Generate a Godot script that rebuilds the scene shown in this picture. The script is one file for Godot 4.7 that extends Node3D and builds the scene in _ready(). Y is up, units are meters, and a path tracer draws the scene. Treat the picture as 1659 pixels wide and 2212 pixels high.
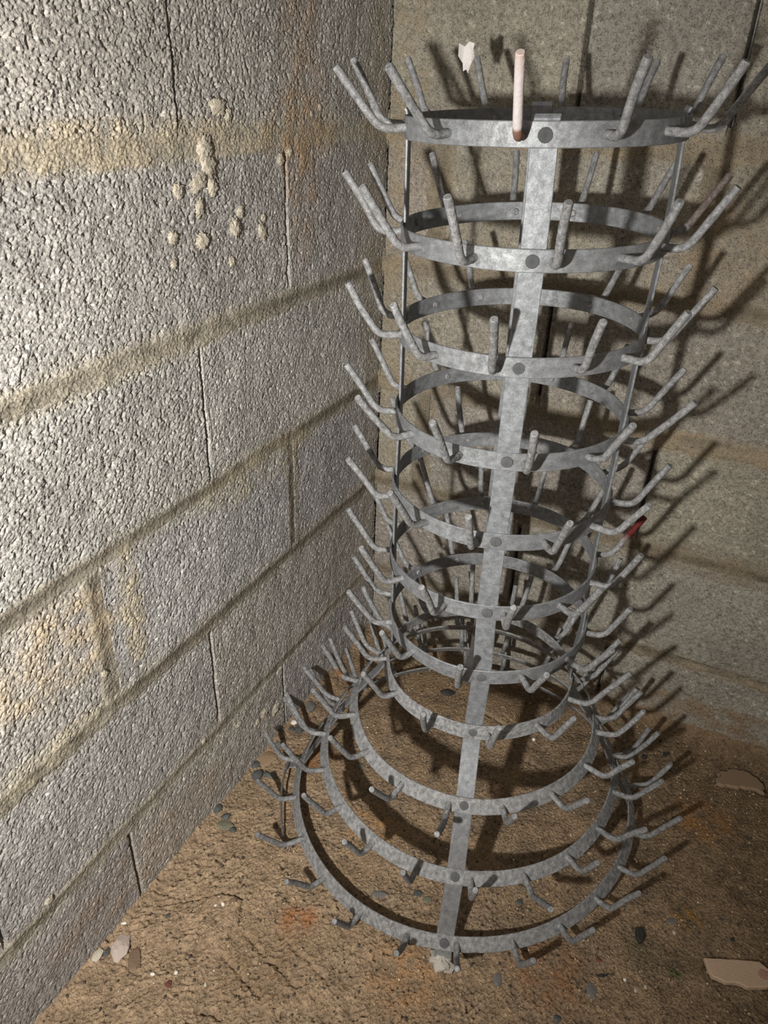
extends Node3D
# A galvanised bottle drying rack in the corner of two concrete block walls, lit by one hand torch and an added fill light.

const HOOPS := [  # centre, two axes of the hoop's plane, its normal, radius
	[Vector3(0.35653, 1.02988, 0.36509), Vector3(0.99938, 0.03509, 0.00118), Vector3(-0.00007, -0.03166, 0.99950), Vector3(-0.03511, 0.99888, 0.03164), 0.1422],
	[Vector3(0.35888, 0.92451, 0.36338), Vector3(0.99951, 0.03129, 0.00118), Vector3(-0.00007, -0.03543, 0.99937), Vector3(-0.03131, 0.99888, 0.03541), 0.1428],
	[Vector3(0.35835, 0.81855, 0.36112), Vector3(0.99940, 0.03455, 0.00113), Vector3(-0.00006, -0.03093, 0.99952), Vector3(-0.03457, 0.99892, 0.03091), 0.1410],
	[Vector3(0.35817, 0.71231, 0.35969), Vector3(0.99987, 0.01624, 0.00050), Vector3(-0.00006, -0.02702, 0.99963), Vector3(-0.01625, 0.99950, 0.02702), 0.1398],
	[Vector3(0.35676, 0.61002, 0.35851), Vector3(0.99987, 0.01584, 0.00058), Vector3(-0.00007, -0.03245, 0.99947), Vector3(-0.01585, 0.99935, 0.03245), 0.1392],
	[Vector3(0.35675, 0.50396, 0.35747), Vector3(0.99940, 0.03466, 0.00074), Vector3(-0.00004, -0.02000, 0.99980), Vector3(-0.03467, 0.99920, 0.01999), 0.1386],
	[Vector3(0.35951, 0.40105, 0.35578), Vector3(0.99962, 0.02751, 0.00047), Vector3(-0.00003, -0.01577, 0.99988), Vector3(-0.02752, 0.99950, 0.01576), 0.1394],
	[Vector3(0.35745, 0.29782, 0.35511), Vector3(1.00000, 0.00276, -0.00011), Vector3(0.00005, 0.02354, 0.99972), Vector3(-0.00277, 0.99972, -0.02354), 0.1399],
	[Vector3(0.35676, 0.21634, 0.35430), Vector3(0.99999, 0.00490, 0.00021), Vector3(-0.00006, -0.03017, 0.99954), Vector3(-0.00490, 0.99953, 0.03017), 0.1887],
	[Vector3(0.35505, 0.12585, 0.35286), Vector3(1.00000, 0.00228, 0.00015), Vector3(-0.00007, -0.03350, 0.99944), Vector3(-0.00228, 0.99944, 0.03350), 0.2337],
	[Vector3(0.35019, 0.04013, 0.35246), Vector3(0.99920, 0.03993, 0.00196), Vector3(-0.00010, -0.04666, 0.99891), Vector3(-0.03998, 0.99811, 0.04662), 0.2772],
]
const PRONGS := [  # for each hoop: azimuth, stub length mm, stub slope, rise, sideways, length mm
	[ # hoop 1
		[23.9, 27.8, -2.1, 57.4, 2.9, 63.9],
		[51.3, 21.1, -4.2, 55.8, 8.5, 69.8],
		[81.6, 22.2, -2.0, 53.1, -6.5, 76.3],
		[110.3, 23.3, -3.5, 46.4, 0.9, 74.4],
		[146.5, 25.4, -2.3, 52.4, -0.2, 68.8],
		[169.5, 28.0, 1.7, 62.2, 1.8, 67.6],
		[202.0, 28.6, 11.0, 57.5, 6.2, 66.1],
		[230.8, 28.7, 11.5, 49.9, 1.4, 74.0],
		[261.0, 28.0, 11.5, 46.5, -4.0, 72.5],
		[291.8, 28.1, 10.0, 50.8, -8.5, 66.0],
		[319.5, 28.5, 7.1, 63.7, -6.0, 62.0],
		[345.4, 27.2, -11.9, 56.4, -0.9, 69.0],
	],
	[ # hoop 2
		[9.6, 22.3, 0.7, 58.8, 2.0, 69.5],
		[38.1, 30.2, 3.1, 57.9, 7.6, 67.2],
		[65.9, 23.9, -0.5, 52.6, 5.4, 78.1],
		[95.9, 25.3, -2.1, 56.5, -6.6, 76.0],
		[125.4, 23.3, 0.9, 55.9, -2.4, 73.2],
		[160.5, 24.3, -4.2, 58.8, -0.2, 72.2],
		[183.6, 27.2, 1.6, 59.4, 1.8, 68.7],
		[214.2, 26.5, -0.1, 58.2, 3.9, 73.5],
		[245.1, 27.4, 7.0, 51.9, 7.5, 74.1],
		[273.8, 26.5, 2.4, 52.4, -0.4, 74.3],
		[304.1, 28.0, 6.9, 53.6, -2.7, 67.4],
		[330.5, 25.5, -6.9, 55.0, -0.3, 70.1],
	],
	[ # hoop 3
		[24.7, 27.5, 1.2, 58.5, 4.8, 70.7],
		[51.1, 23.5, 9.3, 55.0, 12.2, 75.0],
		[82.6, 21.0, 1.0, 55.4, -9.6, 81.7],
		[111.3, 24.1, 4.7, 57.8, -5.0, 75.0],
		[144.8, 25.5, 1.0, 61.2, -2.5, 68.7],
		[173.9, 27.5, 0.6, 69.9, 1.3, 68.7],
		[201.7, 27.6, 2.9, 59.1, 3.6, 62.0],
		[230.6, 25.6, -10.3, 55.7, -0.3, 76.9],
		[260.9, 26.2, 0.2, 54.2, -1.8, 74.0],
		[291.2, 26.5, 0.1, 47.9, -0.9, 62.0],
		[322.0, 32.1, 11.5, 58.7, -1.2, 62.0],
		[355.7, 20.5, 0.1, 58.3, 1.6, 72.4],
	],
	[ # hoop 4
		[7.7, 23.9, 5.3, 52.7, 3.1, 76.1],
		[35.2, 22.0, 11.2, 55.6, 9.6, 70.8],
		[65.8, 24.9, 1.1, 55.1, 7.1, 82.0],
		[95.0, 28.5, 4.8, 54.0, -4.3, 79.9],
		[125.5, 24.0, -3.5, 52.1, -3.8, 76.5],
		[153.7, 22.5, -0.1, 57.8, -2.8, 70.8],
		[184.7, 25.6, -2.1, 59.3, -0.4, 67.6],
		[214.1, 25.6, -4.3, 60.4, 3.0, 70.5],
		[244.9, 26.0, 3.5, 49.7, 1.4, 70.0],
		[275.8, 27.2, 3.2, 56.2, -4.0, 68.2],
		[302.3, 25.8, -4.0, 60.3, -2.7, 62.0],
		[333.6, 25.5, -1.2, 56.3, 1.9, 69.2],
	],
	[ # hoop 5
		[20.4, 30.4, 4.4, 57.1, 9.1, 66.8],
		[50.9, 26.9, 1.3, 57.4, 10.1, 79.1],
		[83.0, 20.5, -2.8, 57.0, -4.5, 83.1],
		[110.3, 24.1, 11.5, 56.4, -7.8, 75.9],
		[141.9, 23.0, -4.5, 57.8, -5.0, 70.8],
		[169.4, 23.6, -2.3, 60.1, -2.4, 68.9],
		[200.5, 26.0, -1.0, 56.9, -0.7, 70.0],
		[231.6, 24.3, -12.3, 58.5, 1.3, 72.5],
		[261.6, 26.0, -3.5, 57.6, -3.0, 70.0],
		[291.7, 28.9, 5.6, 69.9, -7.2, 64.9],
		[321.4, 35.4, 11.5, 59.5, 1.8, 62.0],
		[351.9, 27.3, -1.2, 62.8, 2.8, 69.7],
	],
	[ # hoop 6
		[5.7, 25.5, 1.7, 63.7, 5.4, 68.7],
		[34.7, 27.1, 1.5, 58.8, 8.5, 75.7],
		[65.2, 27.4, -0.9, 54.2, 2.6, 83.2],
		[95.5, 27.0, 2.6, 57.8, -6.8, 81.0],
		[127.3, 24.4, 1.3, 62.2, -5.8, 73.9],
		[156.7, 20.9, -1.9, 61.1, -2.9, 73.5],
		[184.2, 26.4, -0.0, 62.9, -2.7, 62.0],
		[217.1, 23.4, -8.7, 57.2, -2.3, 76.1],
		[244.9, 24.1, -12.6, 57.4, 4.5, 62.0],
		[275.2, 23.7, -12.6, 59.4, -1.5, 62.0],
		[306.0, 26.0, 5.7, 59.2, -1.2, 70.0],
		[336.8, 22.5, -1.1, 60.3, 2.7, 70.7],
	],
	[ # hoop 7
		[21.4, 27.8, -4.1, 59.7, 10.1, 70.2],
		[51.7, 27.1, -0.9, 56.3, 5.1, 82.1],
		[83.4, 23.8, -4.7, 58.5, -14.5, 85.4],
		[115.2, 20.0, -8.2, 60.5, -8.1, 76.3],
		[143.9, 21.9, -1.4, 59.0, -5.2, 73.7],
		[170.8, 26.6, 0.5, 59.9, -4.5, 66.5],
		[200.8, 26.0, -0.5, 56.1, -3.6, 70.0],
		[230.9, 22.7, -12.0, 58.0, -3.1, 73.7],
		[261.0, 26.0, 1.1, 58.4, 0.0, 70.0],
		[292.0, 26.0, 1.1, 58.4, 0.0, 70.0],
		[323.0, 33.7, 8.0, 69.9, 0.2, 66.5],
		[353.7, 24.5, 2.5, 64.1, 6.3, 62.0],
	],
	[ # hoop 8
		[2.5, 27.6, 4.0, 59.7, -3.9, 88.0],
		[35.2, 30.4, 4.5, 63.7, 9.2, 76.0],
		[65.2, 26.0, 0.9, 61.6, 0.6, 85.2],
		[96.4, 21.4, -6.8, 57.9, -20.4, 82.3],
		[126.0, 22.2, -0.8, 58.7, -10.0, 72.4],
		[157.2, 25.2, -5.5, 57.8, -5.8, 71.3],
		[186.2, 34.5, 9.0, 57.8, -4.8, 66.8],
		[216.0, 26.0, 1.1, 58.4, 0.0, 70.0],
		[246.0, 26.0, 1.1, 58.4, 0.0, 70.0],
		[275.0, 26.0, 1.1, 58.4, 0.0, 70.0],
		[305.0, 26.0, 1.1, 58.4, 0.0, 70.0],
		[335.0, 26.0, 1.1, 58.4, 0.0, 70.0],
	],
	[ # hoop 9
		[11.6, 30.2, -5.1, 62.0, 9.5, 68.6],
		[34.9, 27.6, -2.0, 59.8, 10.9, 76.5],
		[57.6, 24.8, -1.3, 59.2, 10.9, 82.9],
		[79.6, 28.2, -2.6, 42.2, -0.7, 87.7],
		[100.9, 30.2, -7.5, 56.6, -4.8, 82.6],
		[123.8, 26.5, -2.1, 62.3, -7.9, 75.3],
		[146.6, 25.5, -5.9, 62.0, -6.3, 71.8],
		[169.1, 27.2, 2.0, 64.0, -4.0, 69.8],
		[192.0, 28.6, 2.8, 63.2, -2.9, 68.4],
		[216.8, 26.0, -0.7, 60.1, -0.8, 70.0],
		[241.6, 26.0, 1.6, 57.8, 0.1, 70.0],
		[266.4, 26.0, 2.7, 60.3, -1.7, 70.0],
		[291.2, 26.0, -0.3, 60.3, 6.7, 70.0],
		[316.0, 26.0, -0.5, 57.6, 3.4, 70.0],
		[340.8, 24.9, -0.6, 64.3, 3.7, 70.9],
		[350.1, 28.0, 3.1, 65.7, 4.9, 68.3],
	],
	[ # hoop 10
		[14.8, 25.6, -3.2, 60.0, 8.6, 73.5],
		[32.2, 24.9, -2.9, 65.7, 18.2, 68.8],
		[49.9, 28.7, -4.7, 48.2, 7.3, 84.6],
		[68.1, 27.5, -1.3, 64.6, 2.0, 85.2],
		[86.5, 24.9, -1.0, 63.8, -2.4, 84.7],
		[104.0, 26.4, 0.6, 63.0, -5.8, 81.4],
		[122.7, 24.4, -2.3, 63.2, -5.5, 78.4],
		[140.9, 27.5, 4.7, 63.6, -3.0, 78.9],
		[158.5, 27.5, 4.2, 67.7, 4.3, 88.0],
		[178.3, 25.1, -0.4, 53.7, -9.5, 68.6],
		[192.0, 31.0, 5.4, 64.1, -2.5, 70.4],
		[210.3, 26.0, -1.5, 57.4, 3.0, 70.0],
		[228.6, 26.0, 1.0, 58.8, 2.3, 70.0],
		[246.9, 26.0, -4.9, 62.0, -3.3, 70.0],
		[265.2, 26.0, -2.9, 59.4, 2.4, 70.0],
		[283.5, 26.0, -0.8, 54.7, 0.1, 70.0],
		[301.9, 26.0, -0.1, 63.3, 2.6, 70.0],
		[320.2, 26.0, 0.3, 62.3, -0.7, 70.0],
		[338.5, 26.6, 0.3, 63.3, 4.7, 69.5],
		[356.0, 26.9, -4.9, 61.7, 7.4, 69.0],
	],
	[ # hoop 11
		[9.9, 25.4, 2.3, 66.5, 3.3, 78.3],
		[23.9, 22.9, 7.1, 67.1, -1.3, 85.8],
		[38.7, 25.5, 1.2, 68.2, -0.6, 85.5],
		[53.8, 30.5, -1.1, 65.0, -0.4, 85.2],
		[69.7, 22.1, 3.5, 56.1, 0.0, 85.3],
		[84.0, 19.1, 5.4, 55.8, -9.5, 84.1],
		[99.2, 28.7, 2.0, 62.6, -11.3, 79.4],
		[115.2, 25.4, 0.6, 57.0, -11.6, 76.6],
		[131.0, 31.6, 0.6, 57.1, -13.2, 70.0],
		[147.6, 25.1, -4.5, 61.5, -9.9, 64.9],
		[163.1, 34.2, 4.2, 69.6, -4.6, 64.0],
		[177.7, 26.0, -1.6, 60.4, 2.0, 70.0],
		[192.3, 26.0, -0.4, 55.8, 0.8, 70.0],
		[206.9, 26.0, -4.3, 60.8, 1.7, 70.0],
		[221.5, 26.0, -2.8, 58.7, -3.3, 70.0],
		[236.1, 26.0, 1.3, 51.4, -3.1, 70.0],
		[250.8, 26.0, 1.2, 62.4, -7.4, 70.0],
		[265.4, 26.0, -0.9, 59.6, -2.1, 70.0],
		[280.0, 26.0, 2.7, 54.3, 1.2, 70.0],
		[294.6, 26.0, -1.8, 63.3, -0.1, 70.0],
		[309.2, 26.0, -0.6, 52.5, 5.8, 70.0],
		[323.9, 28.6, 2.0, 68.0, 5.7, 62.0],
		[337.0, 34.0, 4.5, 64.9, 7.3, 62.0],
		[355.9, 24.5, -0.1, 60.6, 3.8, 78.5],
	],
]
const STONES := [  # name, label, category, group, x, z, width, depth, height ratio, turn, material
	["quartz_stone", "glassy pinkish quartz stone bedded in the sand beside the left wall", "stone", "", 0.0228, 0.8146, 0.0243, 0.0378, 0.45, 0.48, "quartz"],
	["pebble", "dark slate-grey pebble touching the left side of the glassy quartz stone", "pebble", "", 0.0110, 0.8279, 0.0114, 0.0161, 0.50, 0.48, "slate"],
	["flat_stone", "flat smooth brown stone touching the right side of the glassy quartz stone", "stone", "", 0.0526, 0.8179, 0.0177, 0.0301, 0.25, 0.48, "brown"],
	["stone_flake", "pale thin stone flake between the dark pebble and the left wall", "stone", "", 0.0055, 0.8379, 0.0126, 0.0186, 0.30, 0.48, "pale"],
	["bone_splinter", "thin curved white splinter lying just behind the glassy quartz stone", "splinter", "", 0.0039, 0.7868, 0.0105, 0.0043, 0.40, 0.48, "white"],
	["lime_grain", "round white grain below and right of the glassy quartz stone", "grain", "", 0.0880, 0.8221, 0.0056, 0.0050, 0.70, 0.48, "white"],
	["lime_grain", "white grain right of the round white one, level with it", "grain", "", 0.1146, 0.8056, 0.0050, 0.0050, 0.70, 0.48, "white"],
	["lime_grain", "elongated pale yellow grain near the groove at lower left", "grain", "", 0.1584, 0.7988, 0.0037, 0.0061, 0.70, 0.48, "pale"],
	["pebble", "dark red pebble at the edge of a small hole, lower left of the floor", "pebble", "", 0.1152, 0.8224, 0.0080, 0.0098, 0.60, 0.48, "red"],
	["lime_grain", "white grain on the raised crust, the left one of two", "grain", "", 0.1047, 0.7045, 0.0041, 0.0044, 0.80, 0.48, "white"],
	["lime_grain", "white grain on the raised crust, the right one of two", "grain", "", 0.1134, 0.6984, 0.0047, 0.0066, 0.80, 0.48, "white"],
	["flat_stone", "small brown stone set in the right end of the raised crust", "stone", "", 0.1243, 0.6895, 0.0109, 0.0088, 0.30, 0.48, "brown"],
	["pebble", "small black pebble on the left part of the raised crust", "pebble", "", 0.0517, 0.7480, 0.0067, 0.0065, 0.60, 0.48, "slate"],
	["gravel_stone", "round dark grey stone at the foot of the left wall, alone", "gravel", "", 0.0040, 0.5665, 0.0138, 0.0177, 0.50, 0.48, "slate"],
	["gravel_stone", "dark wedge-shaped stone just right of the round one by the left wall", "gravel", "", 0.0233, 0.5697, 0.0152, 0.0147, 0.55, 0.48, "slate"],
	["flat_stone", "flat greenish stone below the dark wedge-shaped stone by the left wall", "stone", "", 0.0321, 0.5853, 0.0240, 0.0197, 0.25, 0.48, "green"],
	["gravel_stone", "dark stone under the lower edge of the flat greenish stone", "gravel", "", 0.0488, 0.5855, 0.0097, 0.0106, 0.50, 0.48, "slate"],
	["gravel_stone", "dark flat-topped stone, nearest the left wall of the four left of the rack", "gravel", "", 0.0064, 0.4600, 0.0163, 0.0126, 0.50, 0.49, "slate"],
	["gravel_stone", "largest dark blocky stone of the four left of the rack", "gravel", "", 0.0206, 0.4735, 0.0178, 0.0226, 0.60, 0.49, "slate"],
	["gravel_stone", "dark stone at the right of the largest blocky one, left of the rack", "gravel", "", 0.0330, 0.4646, 0.0146, 0.0123, 0.50, 0.49, "slate"],
	["gravel_stone", "rightmost and greyest of the four dark stones left of the rack", "gravel", "", 0.0453, 0.4627, 0.0129, 0.0133, 0.50, 0.49, "grey"],
	["rubble_lump", "large lumpy mortar crumb behind the four dark stones left of the rack", "rubble", "", 0.0142, 0.4380, 0.0330, 0.0321, 0.22, 0.49, "sandlump"],
	["gravel_stone", "dark grey stone below two brown ones, wedged in the rubble by the left wall", "gravel", "", 0.0159, 0.4013, 0.0152, 0.0178, 0.55, 0.49, "grey"],
	["gravel_stone", "brown-grey stone in the middle of the rubble by the left wall", "gravel", "", 0.0087, 0.3810, 0.0154, 0.0172, 0.50, 0.49, "brown"],
	["gravel_stone", "dark stone at the upper left of the rubble by the left wall", "gravel", "", -0.0005, 0.3715, 0.0172, 0.0116, 0.40, 0.49, "grey"],
	["gravel_stone", "black angular stone behind a bent prong near the left upright foot", "gravel", "", 0.0270, 0.3489, 0.0139, 0.0234, 0.60, 0.49, "slate"],
	["gravel_stone", "small dark stone left of the black angular stone near the left upright foot", "gravel", "", 0.0168, 0.3570, 0.0104, 0.0117, 0.50, 0.49, "slate"],
	["lime_lump", "white lump on the rubble above the black angular stone", "lump", "", 0.0112, 0.3400, 0.0123, 0.0107, 0.60, 0.49, "white"],
	["gravel_stone", "dark stone in the shade behind the lower hoops by the left wall", "gravel", "", 0.0170, 0.2884, 0.0198, 0.0302, 0.55, 0.49, "grey"],
	["gravel_stone", "pale brown stone left of the dark shaded one behind the lower hoops", "gravel", "", -0.0039, 0.2938, 0.0144, 0.0177, 0.50, 0.49, "sandlump"],
	["gravel_stone", "grey-brown stone right of the dark shaded one behind the lower hoops", "gravel", "", 0.0358, 0.2867, 0.0161, 0.0199, 0.50, 0.49, "brown"],
	["flat_stone", "flat greenish stone inside the rack, near its left side", "stone", "", 0.1701, 0.3720, 0.0182, 0.0105, 0.25, 0.49, "green"],
	["flat_stone", "long flat grey stone inside the rack, left of the front upright", "stone", "", 0.3098, 0.5749, 0.0251, 0.0105, 0.25, 0.48, "grey"],
	["pebble", "dark triangular pebble inside the rack, near the front upright", "pebble", "", 0.3610, 0.5491, 0.0126, 0.0105, 0.40, 0.48, "slate"],
	["pebble", "greenish pebble nearest the front upright, below the triangular one", "pebble", "", 0.3778, 0.5529, 0.0139, 0.0103, 0.40, 0.48, "green"],
	["pebble", "dark pebble inside the front of the rack, right of the front upright", "pebble", "", 0.5015, 0.4853, 0.0113, 0.0083, 0.40, 0.48, "slate"],
	["gravel_stone", "dark grey stone on the sand below the front right prongs", "gravel", "", 0.5094, 0.6127, 0.0115, 0.0174, 0.40, 0.48, "grey"],
	["gravel_stone", "dark speckled stone on the sand below and right of the rack front", "gravel", "", 0.6278, 0.5682, 0.0127, 0.0199, 0.35, 0.47, "grey"],
	["gravel_stone", "dark stone cut by the bottom edge of the picture", "gravel", "", 0.5959, 0.6245, 0.0098, 0.0116, 0.45, 0.47, "slate"],
	["pebble", "red-brown pebble on the sand right of the rack front", "pebble", "", 0.6284, 0.5216, 0.0086, 0.0067, 0.50, 0.48, "red"],
	["charcoal_sliver", "thin black sliver lying in a small hollow right of the rack front", "sliver", "", 0.6375, 0.5398, 0.0130, 0.0052, 0.40, 0.48, "coal"],
	["lime_grain", "bright white square grain between the black sliver and the plaster shard", "grain", "", 0.6663, 0.5319, 0.0045, 0.0045, 0.80, 0.48, "white"],
	["stone_flake", "pale pointed flake, the left one of two below the bright white grain", "flake", "", 0.6822, 0.5402, 0.0045, 0.0057, 0.40, 0.47, "pale"],
	["stone_flake", "pale pointed flake, the right one of two below the bright white grain", "flake", "", 0.6935, 0.5303, 0.0038, 0.0057, 0.40, 0.47, "pale"],
	["flat_stone", "grey-violet flake lying above right of the black chip", "stone", "", 0.7131, 0.4131, 0.0167, 0.0098, 0.25, 0.48, "grey"],
	["lime_grain", "tiny pale triangular grain below the grey-violet flake", "grain", "", 0.7186, 0.4292, 0.0055, 0.0066, 0.50, 0.48, "pale"],
	["pebble", "dark brown pebble at the right, between black chip and plaster shard", "pebble", "", 0.7964, 0.4021, 0.0062, 0.0059, 0.60, 0.48, "coal"],
	["gravel_stone", "dark crumbly lump on the sand inside the rear of the rack", "lump", "", 0.2371, 0.1202, 0.0282, 0.0161, 0.45, 0.49, "coal"],
	["pebble", "white pebble inside the rear of the rack beside a crack", "pebble", "", 0.4290, 0.1635, 0.0062, 0.0082, 0.70, 0.49, "white"],
	["gravel_stone", "small stone among the rubble in the left corner behind the lower hoops", "gravel", "small stones of the corner rubble", 0.0113, 0.2898, 0.0110, 0.0110, 0.55, 0.49, "grey"],
	["gravel_stone", "small stone among the rubble in the left corner behind the lower hoops", "gravel", "small stones of the corner rubble", -0.0362, 0.2520, 0.0105, 0.0174, 0.55, 0.49, "grey"],
	["gravel_stone", "small stone among the rubble in the left corner behind the lower hoops", "gravel", "small stones of the corner rubble", -0.0192, 0.2421, 0.0104, 0.0119, 0.55, 0.49, "grey"],
	["gravel_stone", "small stone among the rubble in the left corner behind the lower hoops", "gravel", "small stones of the corner rubble", 0.0337, 0.3223, 0.0081, 0.0135, 0.55, 0.49, "brown"],
	["gravel_stone", "small stone among the rubble in the left corner behind the lower hoops", "gravel", "small stones of the corner rubble", 0.0220, 0.1998, 0.0108, 0.0153, 0.55, 0.49, "brown"],
	["gravel_stone", "small stone among the rubble in the left corner behind the lower hoops", "gravel", "small stones of the corner rubble", -0.0289, 0.2513, 0.0133, 0.0141, 0.55, 0.49, "slate"],
	["gravel_stone", "small stone among the rubble in the left corner behind the lower hoops", "gravel", "small stones of the corner rubble", 0.0166, 0.2965, 0.0148, 0.0151, 0.55, 0.49, "brown"],
	["gravel_stone", "small stone among the rubble in the left corner behind the lower hoops", "gravel", "small stones of the corner rubble", -0.0443, 0.2413, 0.0137, 0.0130, 0.55, 0.49, "slate"],
	["gravel_stone", "small stone among the rubble in the left corner behind the lower hoops", "gravel", "small stones of the corner rubble", -0.0010, 0.2359, 0.0116, 0.0118, 0.55, 0.49, "brown"],
	["gravel_stone", "small stone among the rubble in the left corner behind the lower hoops", "gravel", "small stones of the corner rubble", 0.0301, 0.3167, 0.0085, 0.0125, 0.55, 0.49, "brown"],
	["gravel_stone", "small stone among the rubble in the left corner behind the lower hoops", "gravel", "small stones of the corner rubble", 0.0092, 0.2332, 0.0136, 0.0116, 0.55, 0.49, "slate"],
	["gravel_stone", "small stone among the rubble in the left corner behind the lower hoops", "gravel", "small stones of the corner rubble", -0.0225, 0.2655, 0.0129, 0.0134, 0.55, 0.49, "slate"],
	["gravel_stone", "small stone among the rubble in the left corner behind the lower hoops", "gravel", "small stones of the corner rubble", 0.0368, 0.3105, 0.0102, 0.0131, 0.55, 0.49, "brown"],
	["gravel_stone", "small stone among the rubble in the left corner behind the lower hoops", "gravel", "small stones of the corner rubble", -0.0425, 0.2267, 0.0102, 0.0163, 0.55, 0.49, "slate"],
	["gravel_stone", "small stone among the rubble in the left corner behind the lower hoops", "gravel", "small stones of the corner rubble", -0.0172, 0.2638, 0.0104, 0.0107, 0.55, 0.49, "brown"],
	["gravel_stone", "small stone among the rubble in the left corner behind the lower hoops", "gravel", "small stones of the corner rubble", 0.0682, 0.3014, 0.0147, 0.0141, 0.55, 0.49, "brown"],
	["gravel_stone", "small dark crumb at the foot of the back wall right of the rack", "gravel", "dark crumbs by the back wall", 0.6230, 0.1082, 0.0111, 0.0103, 0.50, 0.49, "coal"],
	["gravel_stone", "small dark crumb at the foot of the back wall right of the rack", "gravel", "dark crumbs by the back wall", 0.7034, 0.1483, 0.0089, 0.0058, 0.50, 0.49, "brown"],
	["gravel_stone", "small dark crumb at the foot of the back wall right of the rack", "gravel", "dark crumbs by the back wall", 0.6970, 0.0694, 0.0068, 0.0094, 0.50, 0.49, "brown"],
	["gravel_stone", "small dark crumb at the foot of the back wall right of the rack", "gravel", "dark crumbs by the back wall", 0.6436, 0.0545, 0.0056, 0.0072, 0.50, 0.49, "coal"],
	["gravel_stone", "small dark crumb at the foot of the back wall right of the rack", "gravel", "dark crumbs by the back wall", 0.7100, 0.1033, 0.0077, 0.0068, 0.50, 0.49, "brown"],
	["gravel_stone", "small dark crumb at the foot of the back wall right of the rack", "gravel", "dark crumbs by the back wall", 0.6260, 0.0722, 0.0099, 0.0096, 0.50, 0.49, "brown"],
	["gravel_stone", "small dark crumb at the foot of the back wall right of the rack", "gravel", "dark crumbs by the back wall", 0.6773, 0.1170, 0.0086, 0.0074, 0.50, 0.49, "grey"],
	["gravel_stone", "small dark crumb at the foot of the back wall right of the rack", "gravel", "dark crumbs by the back wall", 0.6369, 0.1360, 0.0097, 0.0079, 0.50, 0.49, "brown"],
	["gravel_stone", "small dark crumb at the foot of the back wall right of the rack", "gravel", "dark crumbs by the back wall", 0.6609, 0.0811, 0.0078, 0.0061, 0.50, 0.49, "coal"],
	["gravel_stone", "small dark crumb at the foot of the back wall right of the rack", "gravel", "dark crumbs by the back wall", 0.6657, 0.1376, 0.0076, 0.0067, 0.50, 0.49, "brown"],
	["gravel_stone", "small dark crumb at the foot of the back wall right of the rack", "gravel", "dark crumbs by the back wall", 0.6233, 0.1029, 0.0067, 0.0070, 0.50, 0.49, "brown"],
	["gravel_stone", "small dark crumb at the foot of the back wall right of the rack", "gravel", "dark crumbs by the back wall", 0.6561, 0.0866, 0.0072, 0.0111, 0.50, 0.49, "coal"],
]
const SHARD := [Vector2(0.7609, 0.4540), Vector2(0.7971, 0.4375), Vector2(0.8310, 0.4237), Vector2(0.8421, 0.4288), Vector2(0.8570, 0.4289), Vector2(0.8504, 0.4482), Vector2(0.8431, 0.4568), Vector2(0.8185, 0.4701), Vector2(0.8095, 0.4693), Vector2(0.8031, 0.4705), Vector2(0.7916, 0.4765), Vector2(0.7819, 0.4759), Vector2(0.7735, 0.4761), Vector2(0.7679, 0.4691)]
const SLAB := [Vector2(0.7495, 0.0829), Vector2(0.7679, 0.0660), Vector2(0.7886, 0.0586), Vector2(0.7996, 0.0599), Vector2(0.8139, 0.0665), Vector2(0.8236, 0.0776), Vector2(0.8268, 0.1008), Vector2(0.8056, 0.0996), Vector2(0.7713, 0.1121), Vector2(0.7456, 0.1188)]
const CHIP := [Vector2(0.6658, 0.4534), Vector2(0.6761, 0.4481), Vector2(0.6798, 0.4586), Vector2(0.6795, 0.4686), Vector2(0.6752, 0.4738), Vector2(0.6697, 0.4684)]
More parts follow.
